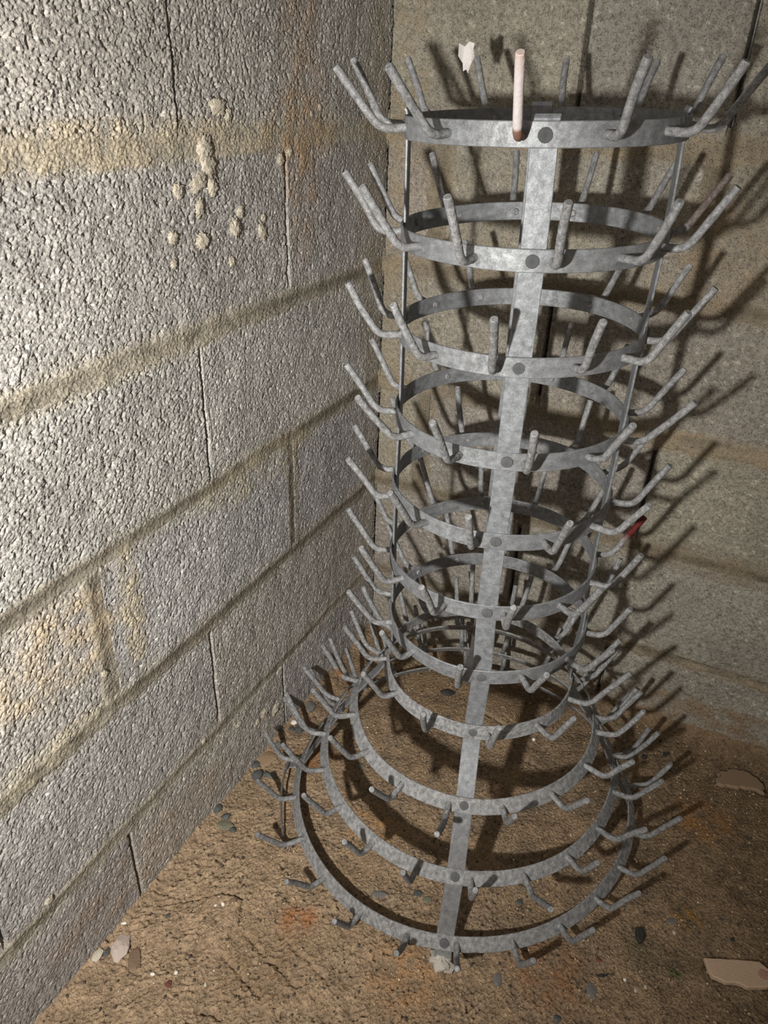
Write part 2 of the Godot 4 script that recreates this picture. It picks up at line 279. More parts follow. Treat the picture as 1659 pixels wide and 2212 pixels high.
const CRACKS := [
	[0.0030, [Vector2(0.5160, 0.6127), Vector2(0.4977, 0.6457), Vector2(0.4828, 0.6762), Vector2(0.4791, 0.6919)]],
	[0.0040, [Vector2(0.0284, 0.7377), Vector2(0.0591, 0.7176), Vector2(0.0786, 0.6992), Vector2(0.0995, 0.6842), Vector2(0.1182, 0.6787), Vector2(0.1340, 0.6787), Vector2(0.1371, 0.6877), Vector2(0.1425, 0.6906)]],
	[0.0040, [Vector2(0.0412, 0.8280), Vector2(0.0611, 0.8318), Vector2(0.0743, 0.8284), Vector2(0.0797, 0.8318)]],
	[0.0060, [Vector2(0.1704, 0.8288), Vector2(0.1789, 0.8282), Vector2(0.1889, 0.8218), Vector2(0.1956, 0.8247), Vector2(0.2040, 0.8242)]],
	[0.0040, [Vector2(0.1366, 0.8181), Vector2(0.1484, 0.8106)]],
	[0.0040, [Vector2(0.1260, 0.8268), Vector2(0.1329, 0.8239)]],
	[0.0040, [Vector2(0.1859, 0.8059), Vector2(0.1986, 0.7988)]],
	[0.0040, [Vector2(0.3215, 0.1407), Vector2(0.3631, 0.1519), Vector2(0.3992, 0.1636)]],
	[0.0030, [Vector2(0.3565, 0.1319), Vector2(0.3822, 0.1389), Vector2(0.4057, 0.1400)]],
	[0.0030, [Vector2(0.4254, 0.2197), Vector2(0.4526, 0.2235), Vector2(0.4712, 0.2291)]],
	[0.0030, [Vector2(0.4126, 0.3137), Vector2(0.4535, 0.2843), Vector2(0.4874, 0.2575)]],
	[0.0030, [Vector2(0.6818, 0.1317), Vector2(0.6944, 0.1367), Vector2(0.7000, 0.1509)]],
	[0.0030, [Vector2(0.6663, 0.1630), Vector2(0.6794, 0.1730), Vector2(0.6936, 0.1621)]],
	[0.0030, [Vector2(-0.0199, 0.1918), Vector2(0.0025, 0.2113), Vector2(0.0257, 0.2142)]],
	[0.0030, [Vector2(0.6355, 0.4389), Vector2(0.6455, 0.4377), Vector2(0.6511, 0.4428)]],
	[0.0050, [Vector2(0.1643, 0.7145), Vector2(0.1951, 0.7248), Vector2(0.2323, 0.7345), Vector2(0.2695, 0.7463)]],
	[0.0050, [Vector2(0.1550, 0.7565), Vector2(0.1926, 0.7654), Vector2(0.2321, 0.7789)]],
	[0.0040, [Vector2(0.2054, 0.6933), Vector2(0.2522, 0.7063), Vector2(0.2967, 0.7187)]],
]
const CRUST := [Vector2(0.0009, 0.7313), Vector2(0.0591, 0.7176), Vector2(0.0995, 0.6842), Vector2(0.1340, 0.6787), Vector2(0.1515, 0.7135), Vector2(0.1242, 0.7578), Vector2(0.0669, 0.7874), Vector2(0.0150, 0.7764)]
const PATCHES := [
	[0.2227, 0.6649, 0.030, Color(0.400, 0.160, 0.060)],
	[0.7345, 0.3996, 0.022, Color(0.420, 0.220, 0.030)],
	[0.7361, 0.2024, 0.050, Color(0.360, 0.180, 0.070)],
	[0.0910, 0.3972, 0.040, Color(0.360, 0.170, 0.070)],
	[0.2457, 0.4802, 0.050, Color(0.420, 0.250, 0.120)],
	[-0.0040, 0.5170, 0.050, Color(0.250, 0.200, 0.140)],
	[0.6069, 0.0726, 0.050, Color(0.200, 0.160, 0.110)],
	[0.6005, 0.2201, 0.045, Color(0.100, 0.085, 0.060)],  # hole behind the rack: its shadow and crack painted as one dark patch
	[0.2164, 0.1115, 0.090, Color(0.300, 0.210, 0.120)],
	[0.3755, 0.0563, 0.080, Color(0.200, 0.140, 0.080)],
	[0.6833, 0.4838, 0.030, Color(0.200, 0.170, 0.110)],
	[0.7279, 0.4861, 0.012, Color(0.120, 0.140, 0.060)],
	[0.2136, 0.7406, 0.070, Color(0.270, 0.190, 0.120)],
	[0.3979, 0.6666, 0.060, Color(0.420, 0.250, 0.130)],
	[0.5723, 0.5698, 0.060, Color(0.300, 0.160, 0.090)],
]
const SPLATS := [
	[0.4363, 1.0321, 0.0170, 0.0120],
	[0.4183, 1.0235, 0.0090, 0.0080],
	[0.4667, 0.9910, 0.0160, 0.0200],
	[0.4630, 0.9742, 0.0140, 0.0220],
	[0.4813, 0.9562, 0.0120, 0.0200],
	[0.4568, 0.9494, 0.0110, 0.0140],
	[0.5171, 0.9511, 0.0110, 0.0120],
	[0.4832, 0.9295, 0.0090, 0.0140],
	[0.4170, 0.9001, 0.0130, 0.0140],
	[0.4056, 0.9171, 0.0090, 0.0100],
	[0.3596, 0.8883, 0.0110, 0.0160],
	[0.4821, 0.8939, 0.0130, 0.0160],
	[0.5330, 0.9035, 0.0100, 0.0100],
	[0.4288, 0.8616, 0.0080, 0.0090],
	[0.5357, 0.8765, 0.0070, 0.0070],
	[0.2104, 1.0298, 0.0060, 0.0060],
	[0.2326, 1.0227, 0.0050, 0.0050],
	[0.3561, 0.9049, 0.0070, 0.0070],
	[0.3118, 0.9705, 0.0100, 0.0100],
	[0.2891, 0.9787, 0.0080, 0.0080],
	[0.7333, 0.4275, 0.0060, 0.0080],
	[0.3818, 0.0688, 0.0140, 0.0180],
	[0.4174, 0.0883, 0.0140, 0.0160],
	[0.4391, 0.0852, 0.0100, 0.0100],
	[0.5759, 0.1676, 0.0060, 0.0070],
	[0.4896, 0.1248, 0.0090, 0.0120],
	[0.8773, 0.1757, 0.0080, 0.0080],
]
const UPRIGHT_AZ := 1.2794
const BED := [-0.052, 0.158, 0.368, 0.578, 0.788, 0.998, 1.208]  # heights of the bed joints

var mats := {}
var floor_height := PackedFloat32Array()
var floor_w := 1
var floor_h := 1
var floor_step := 0.0022
var rng := RandomNumberGenerator.new()


func _ready() -> void:
	rng.seed = 7
	# ---- camera, light, exposure
	var cam := Camera3D.new()
	cam.name = "camera"
	cam.fov = 68.405
	cam.near = 0.02
	add_child(cam)
	cam.transform = Transform3D(Basis(Vector3(0.89710, 0.03478, -0.44045), Vector3(-0.24491, 0.86887, -0.43022), Vector3(0.36773, 0.49382, 0.78798)), Vector3(0.59251, 1.06076, 1.21950))
	cam.current = true
	var we := WorldEnvironment.new()
	we.name = "world"
	var e := Environment.new()
	e.background_mode = Environment.BG_COLOR
	e.background_color = Color.BLACK
	e.tonemap_mode = Environment.TONE_MAPPER_LINEAR
	e.tonemap_exposure = 2.85
	e.sdfgi_enabled = true
	e.ssao_enabled = true
	e.ssil_enabled = true
	we.environment = e
	add_child(we)
	var torch := SpotLight3D.new()
	torch.name = "hand_torch"
	torch.light_color = Color(1.0, 0.98, 0.94)
	torch.light_energy = 0.74
	torch.light_size = 0.017
	torch.spot_range = 8.0
	torch.spot_attenuation = 2.0
	torch.spot_angle = 54.0
	torch.spot_angle_attenuation = 1.0
	torch.shadow_enabled = true
	add_child(torch)
	torch.look_at_from_position(Vector3(0.3958, 0.9886, 1.5007), Vector3(0.3958 - 0.44, 0.9886 - 0.33, 1.5007 - 0.84))
	var fill_light := OmniLight3D.new()  # added omni at the torch's place, bounces light into the shadows
	fill_light.name = "added_fill"
	fill_light.light_color = torch.light_color
	fill_light.light_energy = 0.085
	fill_light.light_size = 0.017
	fill_light.omni_range = 8.0
	fill_light.omni_attenuation = 2.0
	fill_light.shadow_enabled = true
	fill_light.position = torch.position
	add_child(fill_light)
	# ---- the room
	make_materials()
	build_left_wall()
	build_back_wall()
	build_floor()
	build_rest_of_room()
	# ---- the rack
	build_rack()
	# ---- what lies about
	build_debris()


# ------------------------------------------------------------------ helpers
func tag(o: Node, label: String, category: String, group := "") -> void:
	o.set_meta("label", label)
	o.set_meta("category", category)
	if group:
		o.set_meta("group", group)


func put(called: String, mesh: Mesh, mat: Material, parent: Node) -> MeshInstance3D:
	var o := MeshInstance3D.new()
	o.name = called
	o.mesh = mesh
	o.material_override = mat
	parent.add_child(o, true)
	return o


func arr(pos: PackedVector3Array, nor: PackedVector3Array, idx: PackedInt32Array, col := PackedColorArray()) -> ArrayMesh:
	var a := []
	a.resize(Mesh.ARRAY_MAX)
	a[Mesh.ARRAY_VERTEX] = pos
	a[Mesh.ARRAY_NORMAL] = nor
	a[Mesh.ARRAY_INDEX] = idx
	if col.size():
		a[Mesh.ARRAY_COLOR] = col
	var m := ArrayMesh.new()
	m.add_surface_from_arrays(Mesh.PRIMITIVE_TRIANGLES, a)
	return m


func noise_bytes(kind: int, freq: float, w: int, h: int, sd: int, oct := 1, cell := 0) -> PackedByteArray:
	var n := FastNoiseLite.new()
	n.noise_type = kind
	n.seed = sd
	n.frequency = freq
	n.fractal_type = FastNoiseLite.FRACTAL_FBM if oct > 1 else FastNoiseLite.FRACTAL_NONE
	n.fractal_octaves = oct
	if kind == FastNoiseLite.TYPE_CELLULAR:
		n.cellular_return_type = cell
		n.cellular_jitter = 1.0
	var im := n.get_image(w, h, false, false, true)
	if im.get_format() != Image.FORMAT_L8:
		im.convert(Image.FORMAT_L8)
	return im.get_data()


func bump_texture(freq: float, sd: int, kind: int, oct: int) -> ImageTexture:
	var n := FastNoiseLite.new()
	n.noise_type = kind
	n.seed = sd
	n.frequency = freq
	n.fractal_octaves = oct
	n.fractal_type = FastNoiseLite.FRACTAL_FBM
	return ImageTexture.create_from_image(n.get_seamless_image(512, 512))


# Grain of concrete and sand: light ground with darker and paler grains.
func speckle_texture() -> ImageTexture:
	var n := FastNoiseLite.new()
	n.noise_type = FastNoiseLite.TYPE_SIMPLEX_SMOOTH
	n.fractal_octaves = 3
	n.seed = 31
	n.frequency = 0.11
	var a := n.get_seamless_image(512, 512)
	n.seed = 32
	n.frequency = 0.035
	var b := n.get_seamless_image(512, 512)
	var im := Image.create(512, 512, false, Image.FORMAT_RGB8)
	for y in 512:
		for x in 512:
			var p := a.get_pixel(x, y).r
			var q := b.get_pixel(x, y).r
			var g := 0.93 + 0.10 * (q - 0.5) + 0.12 * (p - 0.5)
			g -= 0.30 * smoothstep(0.40, 0.24, p + 0.25 * (q - 0.5))
			if p > 0.80:
				g += 0.07
			im.set_pixel(x, y, Color(g, g * 0.995, g * 0.985))
	return ImageTexture.create_from_image(im)


func make_materials() -> void:
	var gritty := bump_texture(0.05, 3, FastNoiseLite.TYPE_SIMPLEX, 4)
	for k in ["block", "mortar", "sand"]:
		var m := StandardMaterial3D.new()
		m.vertex_color_use_as_albedo = true
		m.roughness = 0.95
		m.metallic_specular = 0.25
		m.uv1_triplanar = true
		m.uv1_world_triplanar = true
		m.uv1_scale = Vector3.ONE * 6.0
		m.heightmap_enabled = true
		m.heightmap_texture = gritty
		m.heightmap_scale = {"block": 0.12, "mortar": 0.10, "sand": 0.22}[k]
		mats[k] = m
	var spk := speckle_texture()
	for k in ["block", "mortar", "sand"]:
		mats[k].albedo_texture = spk
	var plain := StandardMaterial3D.new()
	plain.albedo_color = Color(0.41, 0.395, 0.38).linear_to_srgb()
	plain.roughness = 0.95
	plain.uv1_triplanar = true
	plain.uv1_world_triplanar = true
	plain.uv1_scale = Vector3.ONE * 8.0
	plain.heightmap_enabled = true
	plain.heightmap_texture = gritty
	plain.heightmap_scale = 0.3
	mats.plain = plain
	var white := plain.duplicate() as StandardMaterial3D
	white.albedo_color = Color(0.88, 0.85, 0.80).linear_to_srgb()
	mats.bounce_white = white  # unseen walls and ceiling, whitened to bounce light into the shadows
	# zinc: spangle from cell values, speckled with white bloom
	var zn := FastNoiseLite.new()
	zn.noise_type = FastNoiseLite.TYPE_CELLULAR
	zn.cellular_return_type = FastNoiseLite.RETURN_CELL_VALUE
	zn.frequency = 0.055
	zn.seed = 5
	var cells := zn.get_seamless_image(512, 512)
	zn.noise_type = FastNoiseLite.TYPE_SIMPLEX
	zn.frequency = 0.03
	zn.fractal_octaves = 4
	zn.seed = 9
	var bloom := zn.get_seamless_image(512, 512)
	zn.frequency = 0.16
	zn.seed = 10
	var fine := zn.get_seamless_image(512, 512)
	var im := Image.create(512, 512, false, Image.FORMAT_RGB8)
	var im2 := Image.create(512, 512, false, Image.FORMAT_RGB8)
	for y in 512:
		for x in 512:
			var c := cells.get_pixel(x, y).r
			var b := bloom.get_pixel(x, y).r
			var f := fine.get_pixel(x, y).r
			var g: float = 0.53 + 0.13 * (c - 0.5) + 0.16 * (b - 0.5) + 0.16 * (f - 0.5)
			im.set_pixel(x, y, Color(g * 0.965, g * 0.99, g * 1.03))
			var g2: float = 0.54 + 0.05 * (c - 0.5) + 0.34 * (b - 0.5) + 0.34 * (f - 0.5)
			im2.set_pixel(x, y, Color(g2 * 0.975, g2 * 0.985, g2 * 1.01))
	var t := ImageTexture.create_from_image(im)
	var t2 := ImageTexture.create_from_image(im2)
	var rough := ImageTexture.create_from_image(bloom)
	for k in ["zinc", "zinc_worn", "zinc_rod", "zinc_rivet", "zinc_painted"]:
		var m := StandardMaterial3D.new()
		m.albedo_texture = t2 if k == "zinc_worn" or k == "zinc_rod" else t
		m.albedo_color = Color(1, 1, 1)
		if k == "zinc_painted":
			m.albedo_texture = null
			m.albedo_color = Color(0.82, 0.80, 0.81)
		m.vertex_color_use_as_albedo = k != "zinc_rivet"
		m.metallic = 0.35 if k == "zinc" else 0.15
		m.roughness = 0.55 if k == "zinc" else 0.75
		m.uv1_triplanar = true
		m.uv1_scale = Vector3.ONE * (5.0 if k == "zinc" else 7.0)
		m.heightmap_enabled = true
		m.heightmap_texture = rough
		m.heightmap_scale = 0.04 if k == "zinc" else 0.08
		mats[k] = m
	var cols := {
		"slate": [Color(0.075, 0.08, 0.082), 0.6], "grey": [Color(0.16, 0.155, 0.15), 0.8], "brown": [Color(0.2, 0.135, 0.09), 0.7],
		"pale": [Color(0.55, 0.5, 0.42), 0.8], "white": [Color(0.85, 0.83, 0.78), 0.7], "red": [Color(0.15, 0.05, 0.035), 0.7],
		"green": [Color(0.17, 0.165, 0.12), 0.8], "coal": [Color(0.03, 0.03, 0.03), 0.6], "sandlump": [Color(0.30, 0.21, 0.13), 0.95],
		"quartz": [Color(0.5, 0.42, 0.38), 0.15], "plaster": [Color(0.55, 0.40, 0.29), 0.85], "plaster_core": [Color(0.42, 0.25, 0.2), 0.9], "slab": [Color(0.26, 0.185, 0.12), 0.95],
		"crust": [Color(0.46, 0.43, 0.39), 0.95], "mortar_dab": [Color(0.50, 0.455, 0.38), 0.95], "paper": [Color(0.7, 0.67, 0.68), 0.9], "thread": [Color(0.5, 0.45, 0.35), 0.9]}
	for k in cols:
		var m := StandardMaterial3D.new()
		m.albedo_color = (cols[k][0] as Color).linear_to_srgb()
		m.roughness = cols[k][1]
		m.uv1_triplanar = true
		m.uv1_world_triplanar = true
		m.uv1_scale = Vector3.ONE * 14.0
		if k != "quartz":
			m.heightmap_enabled = true
			m.heightmap_texture = gritty
			m.heightmap_scale = 0.08
		mats[k] = m


# A sheet of points on a grid, pushed out along n by hh and coloured; skip marks points that carry no face.
func sheet(o: Vector3, du: Vector3, dv: Vector3, n: Vector3, nu: int, nv: int, hh: PackedFloat32Array, col: PackedColorArray, step: float, low := -1.0) -> ArrayMesh:
	var pos := PackedVector3Array()
	var nor := PackedVector3Array()
	pos.resize(nu * nv)
	nor.resize(nu * nv)
	var k := 0
	var inv := 0.5 / step
	for j in nv:
		var jd := (j - 1) * nu if j > 0 else 0
		var ju := (j + 1) * nu if j < nv - 1 else j * nu
		var row := o + dv * (j * step)
		for i in nu:
			pos[k] = row + du * (i * step) + n * hh[k]
			var gu := (hh[k + 1] if i < nu - 1 else hh[k]) - (hh[k - 1] if i > 0 else hh[k])
			var gv := hh[ju + i] - hh[jd + i]
			nor[k] = (n - du * (gu * inv) - dv * (gv * inv)).normalized()
			k += 1
	var idx := PackedInt32Array()
	idx.resize((nu - 1) * (nv - 1) * 6)
	var flip := du.cross(dv).dot(n) < 0.0
	var q := 0
	for j in nv - 1:
		for i in nu - 1:
			var a := j * nu + i
			var b := a + nu
			if hh[a] < low and hh[a + 1] < low and hh[b] < low and hh[b + 1] < low:
				continue
			if flip:
				idx[q] = a; idx[q + 1] = a + 1; idx[q + 2] = b
				idx[q + 3] = a + 1; idx[q + 4] = b + 1; idx[q + 5] = b
			else:
				idx[q] = a; idx[q + 1] = b; idx[q + 2] = a + 1
				idx[q + 3] = a + 1; idx[q + 4] = b; idx[q + 5] = b + 1
			q += 6
	idx.resize(q)
	return arr(pos, nor, idx, col)


# ------------------------------------------------------------------ walls
# Courses of blocks and bed joints of one wall. joints: for each course [u, kind]; kind 0 is a dry crack, 1 a mortared joint.
func build_wall(wall: Node3D, o: Vector3, du: Vector3, n: Vector3, umax: float, step: float, joints: Array, sd: int, look: Dictionary) -> void:
	var dv := Vector3.UP
	var v0 := -0.03
	var nu := int(umax / step) + 1
	var nv := int((1.25 - v0) / step) + 1
	var cell := FastNoiseLite.TYPE_CELLULAR
	var simp := FastNoiseLite.TYPE_SIMPLEX_SMOOTH
	var g1 := noise_bytes(cell, step / 0.0039, nu, nv, sd, 1, FastNoiseLite.RETURN_DISTANCE)
	var g2 := noise_bytes(cell, step / 0.0029, nu, nv, sd + 1, 1, FastNoiseLite.RETURN_DISTANCE)
	var gv := noise_bytes(cell, step / 0.0039, nu, nv, sd, 1, FastNoiseLite.RETURN_CELL_VALUE)
	var pit := noise_bytes(simp, step / 0.009, nu, nv, sd + 2, 3)
	var med := noise_bytes(simp, step / 0.05, nu, nv, sd + 3, 3)
	var big := noise_bytes(simp, step / 0.22, nu, nv, sd + 4, 4)
	var wob := noise_bytes(simp, step / 0.018, nu, nv, sd + 5, 3)
	var amp: float = look.amp
	var base: Color = look.block
	var r := RandomNumberGenerator.new()
	r.seed = sd
	# blocks
	for c in 6:
		var vb: float = BED[c] + 0.004
		var vt: float = BED[c + 1] - 0.004
		if c == 5:
			vt = 1.25
		var js: Array = joints[c]
		for b in js.size() - 1:
			var ub: float = js[b][0] + (0.0012 if js[b][1] == 0 else 0.006)
			var ut: float = js[b + 1][0] - (0.0012 if js[b + 1][1] == 0 else 0.006)
			var i0 := clampi(int(round(ub / step)), 0, nu - 1)
			var i1 := clampi(int(round(ut / step)), 0, nu - 1)
			var j0 := clampi(int(round((vb - v0) / step)), 0, nv - 1)
			var j1 := clampi(int(round((vt - v0) / step)), 0, nv - 1)
			if i1 - i0 < 4:
				continue
			var w := i1 - i0 + 1
			var h := j1 - j0 + 1
			var proud := r.randf_range(-0.0012, 0.0012)
			var tilt := r.randf_range(-0.004, 0.004)
			var tint: float = 1.0 + r.randf_range(-0.07, 0.07)
			var hue := Color(base.r * tint * r.randf_range(0.98, 1.02), base.g * tint, base.b * tint * r.randf_range(0.96, 1.04))
			var rough := amp * r.randf_range(0.85, 1.15)
			var hh := PackedFloat32Array()
			var cc := PackedColorArray()
			hh.resize(w * h)
			cc.resize(w * h)
			var k := 0
			for j in h:
				var gj := (j0 + j) * nu + i0
				var v := v0 + (j0 + j) * step
				var ev := minf(j, h - 1 - j) * step
				for i in w:
					var g := gj + i
					var m1 := med[g] / 255.0
					var bg := big[g] / 255.0
					var wv := wob[g] / 255.0
					var eu := minf(i, w - 1 - i) * step
					var ed := minf(eu, ev)
					var fade := 0.55 + 0.9 * smoothstep(0.25, 0.75, m1)
					var d1 := g1[g] / 255.0
					var a := proud + tilt * (i * step - 0.2) + (m1 - 0.5) * 0.0028
					a += rough * fade * (0.0009 - 0.0013 * d1 * d1 - 0.0026 * d1 * d1 * d1 * d1 - 0.0011 * g2[g] / 255.0) * (look.even + (1.0 - look.even) * smoothstep(0.1, 0.6, (i0 + i) * step) * smoothstep(0.0, 0.5, v + 0.1))
					var p := pit[g] / 255.0
					if p < 0.34:
						a -= rough * minf((0.34 - p) * 0.03, 0.0032)
					var lim := (0.0015 + 0.003 * wv) if eu < ev else (0.004 + 0.006 * wv)
					if ed < lim:
						a -= (lim - ed) * (lim - ed) * 90.0
					if i == 0 or j == 0 or i == w - 1 or j == h - 1:
						a = -0.024
					hh[k] = a
					var cv := gv[g] / 255.0
					var s := 0.86 + 0.16 * cv + 0.30 * (bg - 0.5) + 0.26 * (wv - 0.5)
					if cv < 0.16:
						s *= look.dark_grain
					elif cv > 0.965:
						s *= 1.35
					var colr := Color(hue.r * s, hue.g * s, hue.b * s)
					if ev < 0.024:
						var dust := smoothstep(0.024, 0.003, ev + 0.03 * (m1 - 0.5)) * 0.5
						colr = colr.lerp(look.mortar * (0.75 + 0.4 * wv), dust)
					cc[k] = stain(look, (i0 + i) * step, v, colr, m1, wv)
					k += 1
			var blk := put("block", sheet(o + du * (i0 * step) + dv * (v0 + j0 * step), du, dv, n, w, h, hh, cc, step), mats.block, wall)
			blk.set_meta("kind", "structure")
	# bed joints
	for c in range(1, 6):
		var hw: float = look.bed[c - 1]
		strip(wall, "mortar_joint", o, du, dv, n, 0.0, umax, BED[c] - 0.028, BED[c] + 0.028, BED[c], hw, look.wets[c - 1], false, v0, nu, nv, step, look, g1, g2, med, wob, big)
	for c in 6:
		for jt in joints[c]:
			if jt[1] == 1 and jt[0] > 0.02 and jt[0] < umax - 0.02:
				strip(wall, "mortar_joint", o, du, dv, n, jt[0] - 0.028, jt[0] + 0.028, BED[c] + 0.01, minf(BED[c + 1] - 0.01, 1.25), jt[0], 0.015, 1.0, true, v0, nu, nv, step, look, g1, g2, med, wob, big)


func strip(wall: Node3D, called: String, o: Vector3, du: Vector3, dv: Vector3, n: Vector3, ua: float, ub: float, va: float, vb: float, mid: float, hw: float, wetness: float, upright: bool, v0: float, nu: int, nv: int, step: float, look: Dictionary, g1: PackedByteArray, g2: PackedByteArray, med: PackedByteArray, wob: PackedByteArray, big: PackedByteArray) -> void:
	var i0 := clampi(int(ua / step), 0, nu - 1)
	var i1 := clampi(int(ub / step), 0, nu - 1)
	var j0 := clampi(int((va - v0) / step), 0, nv - 1)
	var j1 := clampi(int((vb - v0) / step), 0, nv - 1)
	var w := i1 - i0 + 1
	var h := j1 - j0 + 1
	if w < 3 or h < 3:
		return
	var hh := PackedFloat32Array()
	var cc := PackedColorArray()
	hh.resize(w * h)
	cc.resize(w * h)
	var k := 0
	for j in h:
		var v := v0 + (j0 + j) * step
		for i in w:
			var g := (j0 + j) * nu + i0 + i
			var uu := (i0 + i) * step
			var m1 := med[g] / 255.0
			var wv := wob[g] / 255.0
			var bg := big[g] / 255.0
			var d := absf((uu if upright else v) - mid + (bg - 0.5) * 0.010)
			var lim := hw * (0.55 + 0.9 * m1)
			var a: float = 0.0014 + (m1 - 0.5) * 0.0026 - 0.0013 * exp(-d * d / 0.00006) + (wv - 0.5) * 0.0011 - 0.0013 * g2[g] / 255.0 - look.gravel * g1[g] / 255.0 * g1[g] / 255.0
			if d > lim:
				a -= (d - lim) * 0.30 + (d - lim) * (d - lim) * 9.0
			hh[k] = a
			var wet: float = exp(-d * d / (0.00022 if upright else 0.00013)) * clampf(wetness * (0.5 + 1.4 * (bg + 0.5 * (wv - 0.5) - 0.15)), 0.0, 0.95)
			var s := 0.80 + 0.30 * wv + 0.25 * (m1 - 0.5)
			var mc: Color = look.mortar
			var wc: Color = look.wet
			var cl := Color(mc.r * s, mc.g * s, mc.b * s).lerp(Color(wc.r * s, wc.g * s, wc.b * s), wet)
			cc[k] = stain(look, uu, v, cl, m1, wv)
			k += 1
	var st := put(called, sheet(o + du * (i0 * step) + dv * (v0 + j0 * step), du, dv, n, w, h, hh, cc, step, -0.012), mats.mortar, wall)
	st.set_meta("kind", "structure")


# Stains that lie on the wall: [u, v, radius u, radius v, colour, strength]
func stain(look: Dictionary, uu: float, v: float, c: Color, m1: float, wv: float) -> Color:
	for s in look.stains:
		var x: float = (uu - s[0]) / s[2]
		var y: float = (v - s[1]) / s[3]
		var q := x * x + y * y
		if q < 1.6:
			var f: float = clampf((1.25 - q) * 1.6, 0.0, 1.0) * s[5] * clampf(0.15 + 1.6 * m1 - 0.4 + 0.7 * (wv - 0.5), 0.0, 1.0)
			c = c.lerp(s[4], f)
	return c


func build_left_wall() -> void:
	var wall := Node3D.new()
	wall.name = "wall_left"
	wall.set_meta("kind", "structure")
	add_child(wall)
	var core := BoxMesh.new()
	core.size = Vector3(0.2, 2.5, 2.8)
	put("wall_core", core, mats.plain, wall).position = Vector3(-0.126, 1.2, 1.2)
	var joints := [
		[[0.0, 0], [0.367, 0], [0.755, 0], [1.02, 0]],
		[[0.0, 0], [0.547, 0], [0.952, 0], [1.02, 0]],
		[[0.0, 0], [0.319, 1], [0.732, 1], [1.02, 0]],
		[[0.0, 0], [0.517, 0], [0.922, 0], [1.02, 0]],
		[[0.0, 0], [0.311, 0], [0.832, 0], [1.02, 0]],
		[[0.0, 0], [0.520, 0], [0.927, 0], [1.02, 0]]]
	var look := {
		"amp": 0.75, "gravel": 0.0015, "dark_grain": 0.88, "even": 0.5, "block": Color(0.458, 0.446, 0.445), "mortar": Color(0.45, 0.42, 0.365), "wet": Color(0.175, 0.155, 0.128), "wets": [0.55, 0.95, 0.9, 0.6, 0.12],
		"bed": [0.009, 0.010, 0.010, 0.011, 0.012],
		"stains": [
			[0.62, 1.0, 0.36, 0.024, Color(0.56, 0.485, 0.37), 0.8],
			[0.27, 1.03, 0.055, 0.20, Color(0.40, 0.31, 0.245), 0.75],
			[0.27, 1.0, 0.09, 0.05, Color(0.45, 0.33, 0.21), 0.7],
			[0.64, 0.787, 0.28, 0.02, Color(0.49, 0.45, 0.375), 0.65],
			[0.80, 0.50, 0.10, 0.06, Color(0.54, 0.44, 0.31), 0.7],
			[0.685, 0.48, 0.022, 0.10, Color(0.55, 0.48, 0.34), 0.7],
			[0.40, 0.56, 0.16, 0.035, Color(0.43, 0.38, 0.27), 0.6],
			[0.87, 0.38, 0.16, 0.02, Color(0.54, 0.495, 0.395), 0.75],
			[0.72, 0.07, 0.2, 0.05, Color(0.40, 0.30, 0.23), 0.5],
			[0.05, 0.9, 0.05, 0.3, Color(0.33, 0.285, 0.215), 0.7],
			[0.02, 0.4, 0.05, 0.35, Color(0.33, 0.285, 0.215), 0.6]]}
	build_wall(wall, Vector3(0, 0, -0.012), Vector3(0, 0, 1), Vector3(1, 0, 0), 1.012, 0.0014, joints, 21, look)
	# the wall goes on towards the room, seen from one side only: the same courses on a coarser grid
	var on := [
		[[0.0, 0], [0.16, 0], [0.56, 0], [0.72, 0]], [[0.0, 0], [0.352, 0], [0.72, 0]], [[0.0, 0], [0.132, 0], [0.532, 0], [0.72, 0]],
		[[0.0, 0], [0.322, 0], [0.72, 0]], [[0.0, 0], [0.232, 0], [0.632, 0], [0.72, 0]], [[0.0, 0], [0.327, 0], [0.72, 0]]]
	var look_on := look.duplicate()
	look_on.stains = []
	build_wall(wall, Vector3(0, 0, 1.0005), Vector3(0, 0, 1), Vector3(1, 0, 0), 0.72, 0.004, on, 41, look_on)
	# dabs of mortar thrown on the face
	var sh := []
	for i in 4:
		sh.append(lump(50 + i, 1.0, 26, 16, 0.6, 2.9, false))
	for i in SPLATS.size():
		var s = SPLATS[i]
		var m := put("mortar_splash", sh[i % 4], mats.mortar_dab, wall)
		m.set_meta("kind", "structure")
		m.position = Vector3(0.0005, s[1], s[0])
		m.basis = Basis(Vector3(1, 0, 0), i * 1.3) * Basis.from_scale(Vector3(minf(s[2], s[3]) * 0.24, s[3] * 0.66, s[2] * 0.70))


